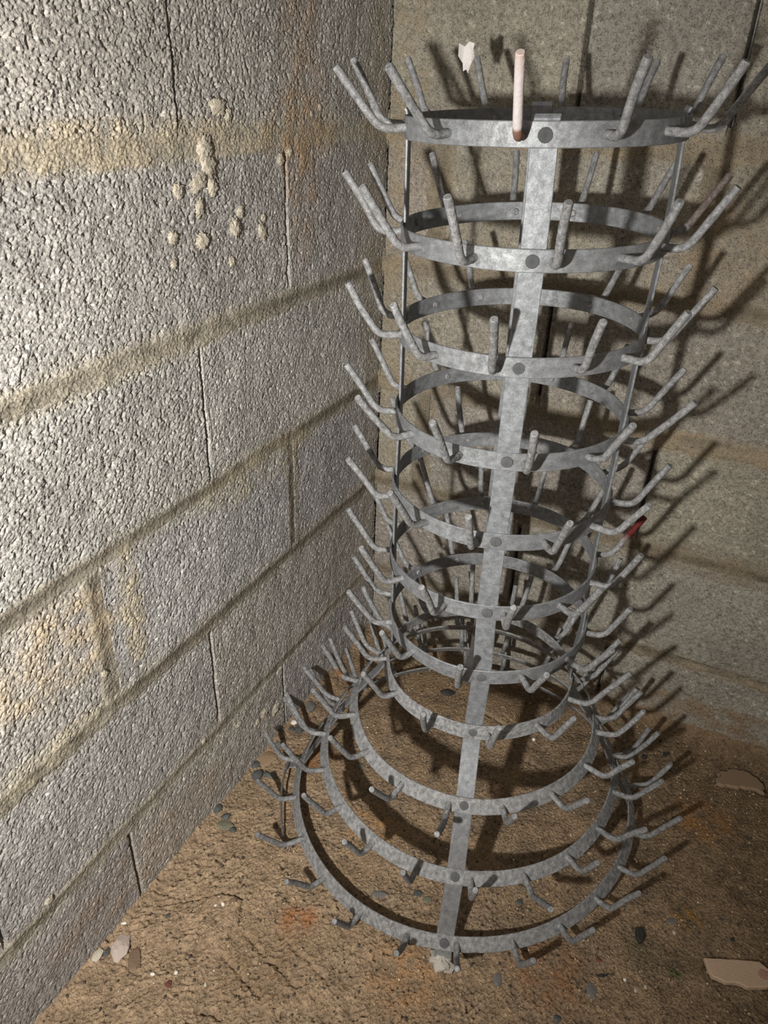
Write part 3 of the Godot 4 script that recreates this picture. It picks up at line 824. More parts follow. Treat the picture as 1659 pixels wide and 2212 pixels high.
func build_back_wall() -> void:
	var wall := Node3D.new()
	wall.name = "wall_back"
	wall.set_meta("kind", "structure")
	add_child(wall)
	var core := BoxMesh.new()
	core.size = Vector3(2.4, 2.5, 0.2)
	put("wall_core", core, mats.plain, wall).position = Vector3(1.0, 1.2, -0.126)
	var joints := [
		[[0.0, 0], [0.51, 0], [0.92, 0], [1.22, 0]],
		[[0.0, 0], [0.306, 0], [0.92, 0], [1.22, 0]],
		[[0.0, 0], [0.10, 1], [0.511, 0], [0.92, 1], [1.22, 0]],
		[[0.0, 0], [0.306, 0], [0.92, 0], [1.22, 0]],
		[[0.0, 0], [0.10, 1], [0.51, 1], [0.92, 1], [1.22, 0]],
		[[0.0, 0], [0.303, 0], [0.512, 0], [0.92, 1], [1.22, 0]]]
	var look := {
		"amp": 0.9, "gravel": 0.0012, "dark_grain": 0.8, "even": 1.0, "block": Color(0.37, 0.348, 0.31), "mortar": Color(0.315, 0.275, 0.22), "wet": Color(0.20, 0.175, 0.135), "wets": [0.7, 1.0, 0.25, 0.6, 0.3],
		"bed": [0.009, 0.011, 0.011, 0.011, 0.012],
		"stains": [
			[0.52, 0.86, 0.10, 0.09, Color(0.36, 0.285, 0.205), 0.6],
			[0.55, 0.575, 0.2, 0.022, Color(0.36, 0.295, 0.205), 0.7],
			[0.62, 0.37, 0.2, 0.03, Color(0.26, 0.215, 0.165), 0.7],
			[0.70, 0.150, 0.25, 0.009, Color(0.38, 0.32, 0.23), 0.6],
			[0.40, 1.0, 0.3, 0.025, Color(0.38, 0.32, 0.235), 0.6],
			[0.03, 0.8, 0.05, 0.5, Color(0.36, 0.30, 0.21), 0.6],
			[0.22, 0.88, 0.16, 0.09, Color(0.36, 0.31, 0.225), 0.45],
			[0.75, 0.03, 0.3, 0.055, Color(0.28, 0.205, 0.14), 0.9]]}
	build_wall(wall, Vector3(0, 0, 0.0), Vector3(1, 0, 0.005).normalized(), Vector3(-0.005, 0, 1).normalized(), 1.19, 0.0023, joints, 61, look)


func build_rest_of_room() -> void:
	for w in [["wall_right", Vector3(0.2, 2.5, 2.9), Vector3(1.75, 1.2, 1.2)], ["wall_front", Vector3(2.4, 2.5, 0.2), Vector3(1.0, 1.2, 2.15)], ["ceiling", Vector3(2.4, 0.15, 2.9), Vector3(1.0, 2.12, 1.2)]]:
		var b := BoxMesh.new()
		b.size = w[1]
		var o := put(w[0], b, mats.bounce_white, self)
		o.position = w[2]
		o.set_meta("kind", "structure")
	# the walls above the courses in view
	var top := BoxMesh.new()
	top.size = Vector3(0.03, 1.12, 2.4)
	put("upper_face", top, mats.plain, get_node("wall_left")).position = Vector3(-0.0165, 1.785, 1.2)
	var side := BoxMesh.new()
	side.size = Vector3(0.03, 1.3, 0.7)
	put("side_face", side, mats.plain, get_node("wall_left")).position = Vector3(-0.0165, 0.575, 2.06)
	var top2 := BoxMesh.new()
	top2.size = Vector3(2.0, 1.12, 0.03)
	put("upper_face", top2, mats.plain, get_node("wall_back")).position = Vector3(1.0, 1.785, -0.0125)
	var side2 := BoxMesh.new()
	side2.size = Vector3(0.84, 1.3, 0.03)
	put("side_face", side2, mats.plain, get_node("wall_back")).position = Vector3(1.602, 0.575, -0.0085)


# ------------------------------------------------------------------ floor
func seg_dist(p: Vector2, a: Vector2, b: Vector2) -> float:
	var ab := b - a
	return p.distance_to(a + ab * clampf((p - a).dot(ab) / ab.length_squared(), 0.0, 1.0))


func build_floor() -> void:
	var fl := Node3D.new()
	fl.name = "floor"
	fl.set_meta("kind", "structure")
	add_child(fl)
	var step := floor_step
	var w := int(1.12 / step)
	var h := int(1.14 / step)
	var simp := FastNoiseLite.TYPE_SIMPLEX_SMOOTH
	var cell := FastNoiseLite.TYPE_CELLULAR
	var big := noise_bytes(simp, step / 0.20, w, h, 101, 3)
	var med := noise_bytes(simp, step / 0.035, w, h, 102, 4)
	var fine := noise_bytes(simp, step / 0.008, w, h, 103, 3)
	var grain := noise_bytes(cell, step / 0.0046, w, h, 104, 1, FastNoiseLite.RETURN_DISTANCE)
	var gval := noise_bytes(cell, step / 0.0046, w, h, 104, 1, FastNoiseLite.RETURN_CELL_VALUE)
	var hue := noise_bytes(simp, step / 0.09, w, h, 105, 4)
	var hh := PackedFloat32Array()
	var cc := PackedColorArray()
	hh.resize(w * h)
	cc.resize(w * h)
	# cracks and furrows as a depth map
	var cut := PackedFloat32Array()
	cut.resize(w * h)
	for c in CRACKS:
		var pts: Array = c[1]
		var wd: float = c[0]
		for s in pts.size() - 1:
			var a: Vector2 = pts[s]
			var b: Vector2 = pts[s + 1]
			var reach := wd + 0.006
			for j in range(maxi(0, int((minf(a.y, b.y) - reach + 0.01) / step)), mini(h - 1, int((maxf(a.y, b.y) + reach + 0.01) / step)) + 1):
				for i in range(maxi(0, int((minf(a.x, b.x) - reach + 0.01) / step)), mini(w - 1, int((maxf(a.x, b.x) + reach + 0.01) / step)) + 1):
					var g := j * w + i
					var d := seg_dist(Vector2(i * step - 0.01, j * step - 0.01), a, b) + (fine[g] / 255.0 - 0.5) * 0.004
					cut[g] = maxf(cut[g], wd * 0.9 * (1.0 - smoothstep(0.0, wd, d)))
	var crust := PackedVector2Array(CRUST)
	var k := 0
	for j in h:
		var z := j * step - 0.01
		for i in w:
			var x := i * step - 0.01
			var b := big[k] / 255.0
			var m := med[k] / 255.0
			var f := fine[k] / 255.0
			var u := hue[k] / 255.0
			var loose := smoothstep(0.35, 0.65, u) * 0.6 + 0.5
			# the front of the floor is coarser than the smooth crust under the rack
			loose *= 0.55 + 0.75 * smoothstep(0.35, 0.75, z + 0.25 * (0.45 - x))
			var a := (b - 0.5) * 0.012 + (m - 0.5) * 0.0045 * loose + (f - 0.5) * 0.0024 * loose - 0.0030 * loose * grain[k] / 255.0 * grain[k] / 255.0
			if f < 0.30:
				a -= (0.30 - f) * 0.024 * loose
			a -= cut[k]
			# sand banked against the foot of the walls
			a += 0.010 * exp(-x / 0.018) + 0.022 * exp(-z / 0.03) * smoothstep(0.25, 0.6, x)
			if z > 0.55 and x < 0.4 and Geometry2D.is_point_in_polygon(Vector2(x, z), crust):
				a += 0.004
			hh[k] = a - 0.002
			var s := 0.74 + 0.30 * gval[k] / 255.0 + 0.5 * (m - 0.5) + 0.35 * (f - 0.5)
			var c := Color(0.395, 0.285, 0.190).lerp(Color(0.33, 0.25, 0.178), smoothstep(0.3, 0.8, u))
			# torch falloff put into the sand colour: paler front left, darker back right
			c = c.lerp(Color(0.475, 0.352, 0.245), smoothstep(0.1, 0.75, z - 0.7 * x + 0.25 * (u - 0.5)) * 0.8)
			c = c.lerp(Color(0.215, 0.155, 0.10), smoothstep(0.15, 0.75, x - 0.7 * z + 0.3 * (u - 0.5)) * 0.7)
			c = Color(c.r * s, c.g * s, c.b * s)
			for p in PATCHES:
				var dx: float = x - p[0]
				var dz: float = z - p[1]
				var q: float = sqrt(dx * dx + dz * dz) / p[2]
				if q < 1.3:
					c = c.lerp(p[3] * (0.6 + 0.8 * f), clampf((1.2 - q) * 1.5, 0.0, 1.0) * clampf(m * 1.7 - 0.45, 0.0, 0.8))
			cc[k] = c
			k += 1
	floor_height = hh
	floor_w = w
	floor_h = h
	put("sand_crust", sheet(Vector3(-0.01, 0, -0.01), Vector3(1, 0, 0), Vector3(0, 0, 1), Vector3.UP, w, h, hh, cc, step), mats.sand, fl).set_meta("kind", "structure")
	var slab := BoxMesh.new()
	slab.size = Vector3(2.4, 0.1, 2.9)
	put("sub_floor", slab, mats.sandlump, fl).position = Vector3(1.0, -0.08, 1.2)
	var s1 := BoxMesh.new()
	s1.size = Vector3(0.92, 0.05, 2.5)
	put("outer_sand", s1, mats.sandlump, fl).position = Vector3(1.56, -0.024, 1.2)
	var s2 := BoxMesh.new()
	s2.size = Vector3(1.12, 0.05, 1.36)
	put("outer_sand", s2, mats.sandlump, fl).position = Vector3(0.55, -0.024, 1.80)


# ------------------------------------------------------------------ shapes
# A closed lumpy stone of unit radius.
func lump(sd: int, flat: float, seg: int, rings: int, jag: float, freq := 0.9, broken := true) -> ArrayMesh:
	var nz := FastNoiseLite.new()
	nz.seed = sd
	nz.noise_type = FastNoiseLite.TYPE_SIMPLEX_SMOOTH
	nz.frequency = freq
	nz.fractal_octaves = 3
	var st := SurfaceTool.new()
	st.begin(Mesh.PRIMITIVE_TRIANGLES)
	st.set_smooth_group(-1 if broken else 0)
	var p := func(i: int, j: int) -> Vector3:
		var th := PI * j / rings
		var ph := TAU * (i % seg) / seg
		var d := Vector3(sin(th) * cos(ph), cos(th), sin(th) * sin(ph))
		var rad := 1.0 + jag * nz.get_noise_3dv(d * 1.4) * 1.6
		# a few flat breaks
		for q in (9 if broken else 0):
			var pn := Vector3(sin(sd * 1.7 + q * 2.4), cos(sd * 2.3 + q * 1.1), sin(sd * 0.9 + q * 3.7)).normalized()
			var dt := d.dot(pn)
			if dt > 0.1:
				rad = minf(rad, 0.78 / dt)
		d *= rad
		d.y *= flat
		return d
	for j in rings:
		for i in seg:
			var a: Vector3 = p.call(i, j)
			var b: Vector3 = p.call(i + 1, j)
			var c: Vector3 = p.call(i, j + 1)
			var d: Vector3 = p.call(i + 1, j + 1)
			if j > 0:
				st.add_vertex(a); st.add_vertex(b); st.add_vertex(d)
			if j < rings - 1:
				st.add_vertex(a); st.add_vertex(d); st.add_vertex(c)
	st.index()
	st.generate_normals()
	return st.commit()


# A round bar along a path, its ends cut flat with a small bevel. tints: colour at each point of the path.
func rod(path: PackedVector3Array, rad: float, tints: PackedColorArray, sides := 10) -> ArrayMesh:
	var pos := PackedVector3Array()
	var nor := PackedVector3Array()
	var col := PackedColorArray()
	var idx := PackedInt32Array()
	var n := path.size()
	var t0 := (path[1] - path[0]).normalized()
	var x := t0.cross(Vector3.UP if absf(t0.y) < 0.9 else Vector3.RIGHT).normalized()
	for i in n:
		var t := (path[mini(i + 1, n - 1)] - path[maxi(i - 1, 0)]).normalized()
		x = (x - t * x.dot(t)).normalized()
		var y := t.cross(x)
		for s in sides:
			var a := TAU * s / sides
			var d := x * cos(a) + y * sin(a)
			pos.append(path[i] + d * rad)
			nor.append(d)
			col.append(tints[i])
	for i in n - 1:
		for s in sides:
			var a := i * sides + s
			var b := i * sides + (s + 1) % sides
			idx.append_array([a, a + sides, b, b, a + sides, b + sides])
	for e in 2:
		var i := 0 if e == 0 else n - 1
		var t := (path[1] - path[0]).normalized() * -1.0 if e == 0 else (path[n - 1] - path[n - 2]).normalized()
		var bevel := pos.size()
		for s in sides:
			var d := nor[i * sides + s]
			pos.append(path[i] + d * rad * 0.8 + t * rad * 0.22)
			nor.append((d + t).normalized())
			col.append(tints[i])
		var cap := pos.size()
		for s in sides:
			pos.append(pos[bevel + s])
			nor.append(t)
			col.append(tints[i])
		for s in sides:
			var s2 := (s + 1) % sides
			var a := i * sides + s
			var b := i * sides + s2
			if e == 1:
				idx.append_array([a, bevel + s, b, b, bevel + s, bevel + s2])
				if s > 0 and s < sides - 1:
					idx.append_array([cap, cap + s + 1, cap + s])
			else:
				idx.append_array([a, b, bevel + s, b, bevel + s2, bevel + s])
				if s > 0 and s < sides - 1:
					idx.append_array([cap, cap + s, cap + s + 1])
	return arr(pos, nor, idx, col)


# A flat bar with chamfered edges swept along points, each with its own width direction and face normal.
func bar(pts: PackedVector3Array, across: PackedVector3Array, face: PackedVector3Array, width: float, thick: float, closed: bool, tints: PackedColorArray) -> ArrayMesh:
	var c := thick * 0.25
	var hw := width * 0.5
	var ht := thick * 0.5
	var prof := [Vector2(-hw + c, ht), Vector2(hw - c, ht), Vector2(hw, ht - c), Vector2(hw, -ht + c), Vector2(hw - c, -ht), Vector2(-hw + c, -ht), Vector2(-hw, -ht + c), Vector2(-hw, ht - c)]
	var pos := PackedVector3Array()
	var nor := PackedVector3Array()
	var col := PackedColorArray()
	var idx := PackedInt32Array()
	var n := pts.size()
	for s in 8:
		var a: Vector2 = prof[s]
		var b: Vector2 = prof[(s + 1) % 8]
		var pn := Vector2(-(b - a).y, (b - a).x).normalized()
		if pn.dot(a + b) < 0.0:
			pn = -pn
		var start := pos.size()
		for i in n:
			pos.append(pts[i] + across[i] * a.x + face[i] * a.y)
			pos.append(pts[i] + across[i] * b.x + face[i] * b.y)
			var nn := (across[i] * pn.x + face[i] * pn.y).normalized()
			nor.append(nn)
			nor.append(nn)
			col.append(tints[i])
			col.append(tints[i])
		for i in (n if closed else n - 1):
			var p := start + i * 2
			var q := start + ((i + 1) % n) * 2
			var out := (pos[p + 1] - pos[p]).cross(pos[q] - pos[p]).dot(nor[p]) > 0.0
			if out:
				idx.append_array([p, q, p + 1, p + 1, q, q + 1])
			else:
				idx.append_array([p, p + 1, q, p + 1, q + 1, q])
	if not closed:
		for e in 2:
			var i := 0 if e == 0 else n - 1
			var t := (pts[0] - pts[1]).normalized() if e == 0 else (pts[n - 1] - pts[n - 2]).normalized()
			var start := pos.size()
			for s in 8:
				pos.append(pts[i] + across[i] * prof[s].x + face[i] * prof[s].y)
				nor.append(t)
				col.append(tints[i])
			for s in range(1, 7):
				var out := (pos[start + s] - pos[start]).cross(pos[start + s + 1] - pos[start]).dot(t) > 0.0
				idx.append_array([start, start + s + 1, start + s] if out else [start, start + s, start + s + 1])
	return arr(pos, nor, idx, col)


# A flat piece cut to an outline on the floor.
func plate(outline: Array, y0: float, thick: float, bevel: float, warp: float, ragged := 0.0003) -> ArrayMesh:
	var poly := PackedVector2Array()
	for i in outline.size():
		var p0: Vector2 = outline[i]
		var p1: Vector2 = outline[(i + 1) % outline.size()]
		var parts := maxi(1, int(p0.distance_to(p1) / 0.006))
		for k in parts:
			var side := (p1 - p0).orthogonal().normalized()
			poly.append(p0.lerp(p1, float(k) / parts) + side * (sin(i * 5.1 + k * 2.3) * ragged if k > 0 else 0.0))
	if Geometry2D.is_polygon_clockwise(poly):
		poly.reverse()
	var inner := Geometry2D.offset_polygon(poly, -bevel)
	var top: PackedVector2Array = inner[0] if inner.size() else poly
	var st := SurfaceTool.new()
	st.begin(Mesh.PRIMITIVE_TRIANGLES)
	st.set_smooth_group(-1)
	var mid := Vector2.ZERO
	for p in poly:
		mid += p / poly.size()
	var lift := func(p: Vector2, y: float) -> Vector3:
		return Vector3(p.x, y + warp * (p - mid).dot(Vector2(0.6, 0.8)), p.y)
	var tri := Geometry2D.triangulate_polygon(top)
	for i in range(0, tri.size(), 3):
		var a: Vector3 = lift.call(top[tri[i]], y0 + thick)
		var b: Vector3 = lift.call(top[tri[i + 1]], y0 + thick)
		var c: Vector3 = lift.call(top[tri[i + 2]], y0 + thick)
		if (b - a).cross(c - a).y > 0.0:
			st.add_vertex(a); st.add_vertex(c); st.add_vertex(b)
		else:
			st.add_vertex(a); st.add_vertex(b); st.add_vertex(c)
	# rim: each outline point to the nearest point of the top, then straight down
	var n := poly.size()
	var near: Array[Vector2] = []
	for p in poly:
		var best := top[0]
		for i in top.size():
			var q := Geometry2D.get_closest_point_to_segment(p, top[i], top[(i + 1) % top.size()])
			if q.distance_to(p) < best.distance_to(p):
				best = q
		near.append(best)
	for i in n:
		var k := (i + 1) % n
		var t1: Vector3 = lift.call(near[i], y0 + thick)
		var t2: Vector3 = lift.call(near[k], y0 + thick)
		var m1: Vector3 = lift.call(poly[i], y0 + thick - bevel)
		var m2: Vector3 = lift.call(poly[k], y0 + thick - bevel)
		var b1: Vector3 = lift.call(poly[i], y0)
		var b2: Vector3 = lift.call(poly[k], y0)
		for quad in [[t1, t2, m1, m2], [m1, m2, b1, b2]]:
			var out2: Vector2 = (poly[i] + poly[k]) * 0.5 - mid
			var nn: Vector3 = (quad[1] - quad[0]).cross(quad[2] - quad[0])
			if nn.dot(Vector3(out2.x, 0, out2.y)) > 0.0:
				st.add_vertex(quad[0]); st.add_vertex(quad[2]); st.add_vertex(quad[1])
				st.add_vertex(quad[1]); st.add_vertex(quad[2]); st.add_vertex(quad[3])
			else:
				st.add_vertex(quad[0]); st.add_vertex(quad[1]); st.add_vertex(quad[2])
				st.add_vertex(quad[1]); st.add_vertex(quad[3]); st.add_vertex(quad[2])
	st.generate_normals()
	return st.commit()


# ------------------------------------------------------------------ rack
func hoop_cone(i: int) -> float:
	return [0.0, 0.0, 0.0, 0.0, 0.0, 0.0, 0.0, 0.20, 0.60, 0.60, 0.58][i]


func build_rack() -> void:
	var rack := Node3D.new()
	rack.name = "bottle_drying_rack"
	rack.position = Vector3.ZERO
	tag(rack, "tall galvanised bottle drying rack of hoops with upturned prongs, standing in the corner", "bottle rack")
	add_child(rack)
	var thick := 0.0028
	var width := 0.0215
	var dome := SphereMesh.new()
	dome.radius = 1.0
	dome.height = 2.0
	dome.radial_segments = 14
	dome.rings = 8
	# hoops
	for i in 11:
		var hp: Array = HOOPS[i]
		var rad: float = hp[4]
		var n: Vector3 = hp[3]
		var m := 120
		var pts := PackedVector3Array()
		var ac := PackedVector3Array()
		var fc := PackedVector3Array()
		var tn := PackedColorArray()
		var tau := hoop_cone(i)
		var p1 := rng.randf() * TAU
		var p2 := rng.randf() * TAU
		for k in m:
			var a := TAU * k / m
			var rd: Vector3 = hp[1] * cos(a) + hp[2] * sin(a)
			var bend := 0.0007 * sin(3.0 * a + p1) + 0.0005 * sin(7.0 * a + p2)
			pts.append(hp[0] + rd * (rad + bend) + n * 0.0006 * sin(2.0 * a + p2))
			ac.append((n * cos(tau) - rd * sin(tau)).normalized())
			fc.append((rd * cos(tau) + n * sin(tau)).normalized())
			var g := 0.95 + 0.05 * sin(5.0 * a + p1)
			tn.append(Color(g, g, g))
		var hoop := put("hoop", bar(pts, ac, fc, width, thick, true, tn), mats.zinc if i < 7 else mats.zinc_worn, rack)
		for u in 4:
			var a := UPRIGHT_AZ + u * PI / 2
			var rd: Vector3 = hp[1] * cos(a) + hp[2] * sin(a)
			var fcv := (rd * cos(tau) + n * sin(tau)).normalized()
			var rv := put("rivet", dome, mats.zinc_rivet, hoop)
			var tg := rd.cross(n)
			rv.transform = Transform3D(Basis(tg * 0.0068, fcv * 0.0030, tg.cross(fcv) * 0.0068), hp[0] + rd * rad + fcv * (thick * 0.45))
	# uprights, inside the hoops
	for u in 4:
		var a := UPRIGHT_AZ + u * PI / 2
		var key := PackedVector3Array()
		var off := -thick
		for i in 11:
			var hp: Array = HOOPS[i]
			var rd: Vector3 = hp[1] * cos(a) + hp[2] * sin(a)
			var tau := hoop_cone(i)
			var fcv: Vector3 = (rd * cos(tau) + (hp[3] as Vector3) * sin(tau)).normalized()
			if i == 0:
				key.append(hp[0] + rd * (hp[4] - 0.0005) + hp[3] * 0.0155)
				key.append(hp[0] + rd * (hp[4] - 0.0020) + hp[3] * 0.0138)
				key.append(hp[0] + rd * (hp[4] + off) + hp[3] * 0.0100)
			key.append(hp[0] + rd * hp[4] + fcv * off)
		var last := key[key.size() - 1]
		var out := Vector3(last.x - HOOPS[10][0].x, 0, last.z - HOOPS[10][0].z).normalized()
		if u == 1:
			key.append(last + out * 0.012 + Vector3(0, -0.004, 0))
			key.append(last + out * 0.026 + Vector3(0, -0.009, 0))
		key.append(Vector3(last.x, 0.0, last.z) + out * (0.010 if u != 1 else 0.030) + Vector3(0, 0.010, 0))
		key.append(Vector3(last.x, 0.0, last.z) + out * (0.017 if u != 1 else 0.031) + Vector3(0, -0.004, 0))
		var pts := PackedVector3Array()
		for i in key.size() - 1:
			var p0 := key[maxi(i - 1, 0)]
			var p3 := key[mini(i + 2, key.size() - 1)]
			for s in 6:
				pts.append(key[i].cubic_interpolate(key[i + 1], p0, p3, s / 6.0) if i > 2 else key[i].lerp(key[i + 1], s / 6.0))
		pts.append(key[key.size() - 1])
		var ac := PackedVector3Array()
		var fc := PackedVector3Array()
		var tn := PackedColorArray()
		var tang: Vector3 = (HOOPS[5][2] * cos(a) - HOOPS[5][1] * sin(a)).normalized()
		for i in pts.size():
			var d := (pts[mini(i + 1, pts.size() - 1)] - pts[maxi(i - 1, 0)]).normalized()
			var aa := (tang - d * tang.dot(d)).normalized()
			ac.append(aa)
			fc.append(aa.cross(d).normalized())
			var low := smoothstep(0.35, 0.0, pts[i].y)
			var crust := smoothstep(0.05, 0.0, pts[i].y)
			tn.append(Color(0.94, 0.95, 0.96).lerp(Color(0.82, 0.78, 0.76), low).lerp(Color(1.0, 0.98, 0.94), crust))
		if u == 0:
			var cr := put("lime_crust", lump(91, 0.5, 18, 12, 0.5, 2.2, false), mats.crust, rack)
			cr.transform = Transform3D(Basis(Vector3.UP, -0.25) * Basis.from_scale(Vector3(0.017, 0.016, 0.013)), Vector3(last.x + 0.002, 0.004, last.z + 0.012))
			cr.set_meta("label", "white crumbly crust round the front foot")
		elif u == 1:
			var wire := PackedVector3Array()
			var wt := PackedColorArray()
			for k in 11:
				var f := k / 10.0
				wire.append((last + out * 0.024).lerp(Vector3(0.144, 0.003, 0.579), f) + Vector3(-0.012, 0.010, 0.0) * sin(PI * f))
				wt.append(Color(0.5, 0.48, 0.46))
			put("bent_wire", rod(wire, 0.0017, wt, 6), mats.zinc_rod, rack)
		put("upright", bar(pts, ac, fc, 0.0245, thick, false, tn), mats.zinc, rack)
	# prongs
	for i in 11:
		var hp: Array = HOOPS[i]
		for pr in PRONGS[i]:
			var az := deg_to_rad(pr[0])
			var rd: Vector3 = hp[1] * cos(az) + hp[2] * sin(az)
			var tg: Vector3 = hp[2] * cos(az) - hp[1] * sin(az)
			var n: Vector3 = hp[3]
			var ep := deg_to_rad(pr[2])
			var be := deg_to_rad(pr[3])
			var ga := deg_to_rad(pr[4])
			var d1 := rd * cos(ep) + n * sin(ep)
			var d2 := (rd * cos(ga) + tg * sin(ga)) * cos(be) + n * sin(be)
			var root: Vector3 = hp[0] + rd * (hp[4] + 0.0015)
			var bend: Vector3 = root + d1 * pr[1] * 0.001
			var tip: Vector3 = bend + d2 * pr[5] * 0.001
			var path := PackedVector3Array()
			path.append(root - d1 * 0.0035)
			var f := 0.0125
			path.append(bend - d1 * f)
			for s in range(1, 7):
				var t := s / 7.0
				path.append((bend - d1 * f) * (1 - t) * (1 - t) + bend * 2.0 * t * (1 - t) + (bend + d2 * f) * t * t)
			path.append(bend + d2 * f)
			var jit := Vector3(rng.randf_range(-1, 1), rng.randf_range(-1, 1), rng.randf_range(-1, 1)) * 0.0009
			for s in range(1, 4):
				path.append((bend + d2 * f).lerp(tip, s / 4.0) + jit * sin(PI * s / 4.0))
			path.append(tip)
			var tn := PackedColorArray()
			var g := rng.randf_range(0.82, 1.0)
			var zinc := Color(g, g, g)
			var special := ""
			if i == 0 and absf(pr[0] - 81.6) < 1.5:
				special = "white"
			elif i == 5 and absf(pr[0] - 336.8) < 1.5:
				special = "red"
			elif i == 8 and absf(pr[0] - 169.1) < 1.5:
				special = "rust"
			elif i == 1 and absf(pr[0] - 330.5) < 1.5:
				special = "brown"
			for k in path.size():
				var c := zinc
				var t := float(k) / (path.size() - 1)
				if special == "white":
					c = Color(0.36, 0.20, 0.15) if t < 0.6 else (Color(0.96, 0.93, 0.93) if t < 0.95 else Color(0.88, 0.76, 0.71))
				elif special == "red" and t > 0.8:
					c = Color(0.42, 0.03, 0.02)
				elif special == "rust" and t > 0.45 and t < 0.72:
					c = Color(0.9, 0.42, 0.14)
				elif special == "brown" and t > 0.5:
					c = Color(0.62, 0.50, 0.45)
				tn.append(c)
			var o := put("prong", rod(path, 0.0042, tn), mats.zinc_painted if special == "white" else (mats.zinc_rod if i < 7 else mats.zinc_worn), rack)
			if special:
				o.set_meta("label", {"white": "prong with white flaking paint and rust", "red": "prong with a dark red tip", "rust": "prong with an orange rust spot", "brown": "prong browned with rust towards its tip"}[special])


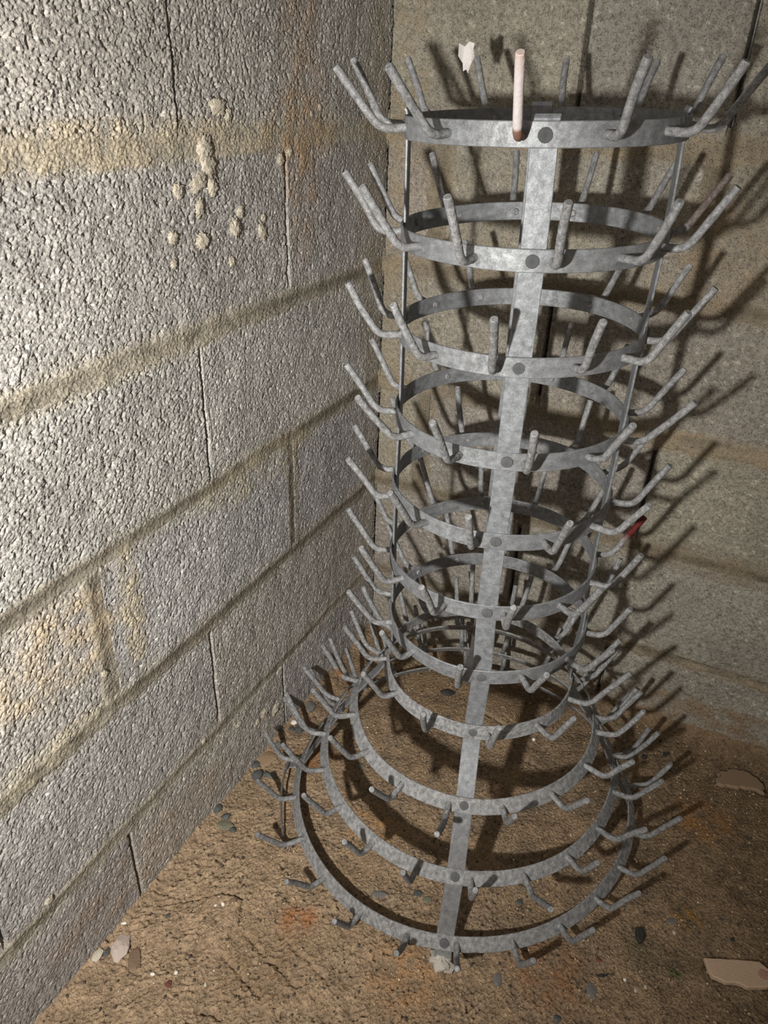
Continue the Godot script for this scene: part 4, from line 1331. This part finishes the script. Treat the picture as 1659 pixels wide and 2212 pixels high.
# ------------------------------------------------------------------ debris
func build_debris() -> void:
	var shapes := {}
	for s in STONES:
		var sd: int = hash(s[1]) % 997
		var jag := 0.22
		var o := put(s[0], lump(sd, 1.0, 14, 9, jag), mats[s[10]], self)
		tag(o, s[1], s[2], s[3])
		var hgt: float = minf(s[6], s[7]) * s[8]
		o.position = Vector3(s[4], floor_lift(s[4], s[5]) + hgt * 0.18, s[5])
		o.basis = Basis(Vector3.UP, s[9]) * Basis.from_scale(Vector3(s[6] * 0.56, hgt * 0.56, s[7] * 0.56))
	var sh := put("plaster_shard", plate(SHARD, 0.0, 0.007, 0.0012, 0.02), mats.plaster, self)
	tag(sh, "flat beige plaster shard with a straight upper edge, lying at the right", "plaster shard")
	put("broken_edge", lump(77, 0.35, 12, 8, 0.3), mats.plaster_core, sh).transform = Transform3D(Basis.from_scale(Vector3(0.012, 0.006, 0.009)), Vector3(SHARD[5].x - 0.012, 0.0065, SHARD[5].y - 0.006))
	tag(put("mortar_slab", plate(SLAB, 0.0, 0.006, 0.003, 0.05, 0.0022), mats.slab, self), "flat brownish slab of old mortar lying against the back wall, far right", "slab")
	tag(put("charred_chip", plate(CHIP, 0.001, 0.006, 0.0015, 0.0), mats.coal, self), "small black charred chip with grey flecks, right of the rack front", "chip")
	var fleck := put("plaster_fleck", lump(15, 0.5, 12, 8, 0.3), mats.white, self)
	tag(fleck, "small white fleck stuck to the back wall, left of the front upright", "fleck")
	fleck.transform = Transform3D(Basis(Vector3.RIGHT, PI / 2) * Basis.from_scale(Vector3(0.0042, 0.004, 0.0042)), Vector3(0.1589, 0.2557, 0.0015))
	# scrap of paper caught on a prong
	var hp: Array = HOOPS[0]
	var scrap := SurfaceTool.new()
	scrap.begin(Mesh.PRIMITIVE_TRIANGLES)
	scrap.set_smooth_group(-1)
	var outl := [Vector2(-0.011, 0.016), Vector2(-0.004, 0.014), Vector2(0.001, 0.019), Vector2(0.008, 0.018), Vector2(0.007, 0.012), Vector2(0.010, 0.004), Vector2(0.007, -0.004), Vector2(0.005, -0.016), Vector2(0.002, -0.011), Vector2(-0.002, -0.013), Vector2(-0.004, -0.004), Vector2(-0.010, 0.002)]
	var crumple := func(p: Vector2, back: float) -> Vector3:
		return Vector3(p.x, p.y, 0.0025 * sin(p.x * 420.0) + 0.002 * cos(p.y * 380.0) - back)
	var tri := Geometry2D.triangulate_polygon(PackedVector2Array(outl))
	for i in range(0, tri.size(), 3):
		for back in [0.0, 0.0006]:
			var a: Vector3 = crumple.call(outl[tri[i]], back)
			var b: Vector3 = crumple.call(outl[tri[i + 1]], back)
			var c: Vector3 = crumple.call(outl[tri[i + 2]], back)
			if ((b - a).cross(c - a).z > 0.0) == (back == 0.0):
				scrap.add_vertex(a); scrap.add_vertex(c); scrap.add_vertex(b)
			else:
				scrap.add_vertex(a); scrap.add_vertex(b); scrap.add_vertex(c)
	for i in outl.size():
		var a: Vector3 = crumple.call(outl[i], 0.0)
		var b: Vector3 = crumple.call(outl[(i + 1) % outl.size()], 0.0)
		var a2: Vector3 = crumple.call(outl[i], 0.0006)
		var b2: Vector3 = crumple.call(outl[(i + 1) % outl.size()], 0.0006)
		scrap.add_vertex(a); scrap.add_vertex(b); scrap.add_vertex(a2)
		scrap.add_vertex(b); scrap.add_vertex(b2); scrap.add_vertex(a2)
	scrap.generate_normals()
	var paper := put("paper_scrap", scrap.commit(), mats.paper, self)
	tag(paper, "scrap of white paper caught on a rear prong of the top hoop", "paper")
	var pr: Array = []
	for p in PRONGS[0]:
		if absf(p[0] - 230.8) < 3.0:
			pr = p
	var az := deg_to_rad(pr[0])
	var rd: Vector3 = hp[1] * cos(az) + hp[2] * sin(az)
	var tip: Vector3 = hp[0] + rd * (hp[4] + 0.0015 + pr[1] * 0.001 * cos(deg_to_rad(pr[2])) + pr[5] * 0.001 * cos(deg_to_rad(pr[3]))) + hp[3] * (pr[1] * 0.001 * sin(deg_to_rad(pr[2])) + pr[5] * 0.001 * sin(deg_to_rad(pr[3])))
	paper.position = tip + Vector3(-0.0125, -0.002, 0.001)
	paper.rotation = Vector3(-0.2, 0.25, -0.05)
	# loose grit on the sand: dark, tan and white grains
	var grit := SphereMesh.new()
	grit.radius = 1.0
	grit.height = 2.0
	grit.radial_segments = 6
	grit.rings = 3
	var spec := [["dark_grit", Color(0.07, 0.06, 0.05), 1500, 0.0009, 0.0026], ["tan_grit", Color(0.42, 0.31, 0.2), 1800, 0.0009, 0.0024], ["pale_grit", Color(0.7, 0.66, 0.56), 240, 0.0005, 0.0014]]
	for s in spec:
		var mm := MultiMesh.new()
		mm.transform_format = MultiMesh.TRANSFORM_3D
		mm.mesh = grit
		mm.instance_count = s[2]
		for i in int(s[2]):
			var x := rng.randf_range(0.008, 0.98)
			var z := rng.randf_range(0.03, 1.0)
			var rr := rng.randf_range(s[3], s[4])
			var b := Basis.from_euler(Vector3(rng.randf() * TAU, rng.randf() * TAU, rng.randf() * TAU)) * Basis.from_scale(Vector3(rr, rr * rng.randf_range(0.5, 0.9), rr * rng.randf_range(0.7, 1.6)))
			mm.set_instance_transform(i, Transform3D(b, Vector3(x, floor_lift(x, z) + rr * 0.2, z)))
		var mi := MultiMeshInstance3D.new()
		mi.name = s[0]
		mi.multimesh = mm
		var m := StandardMaterial3D.new()
		m.albedo_color = (s[1] as Color).linear_to_srgb()
		m.roughness = 0.8
		mi.material_override = m
		mi.set_meta("kind", "stuff")
		tag(mi, {"dark_grit": "dark grit strewn over the sandy floor", "tan_grit": "tan sand grains strewn over the floor", "pale_grit": "white lime grains strewn over the sandy floor"}[s[0]], "grit")
		add_child(mi, true)


func floor_lift(x: float, z: float) -> float:
	var i := clampi(int(round((x + 0.01) / floor_step)), 0, floor_w - 1)
	var j := clampi(int(round((z + 0.01) / floor_step)), 0, floor_h - 1)
	return floor_height[j * floor_w + i]
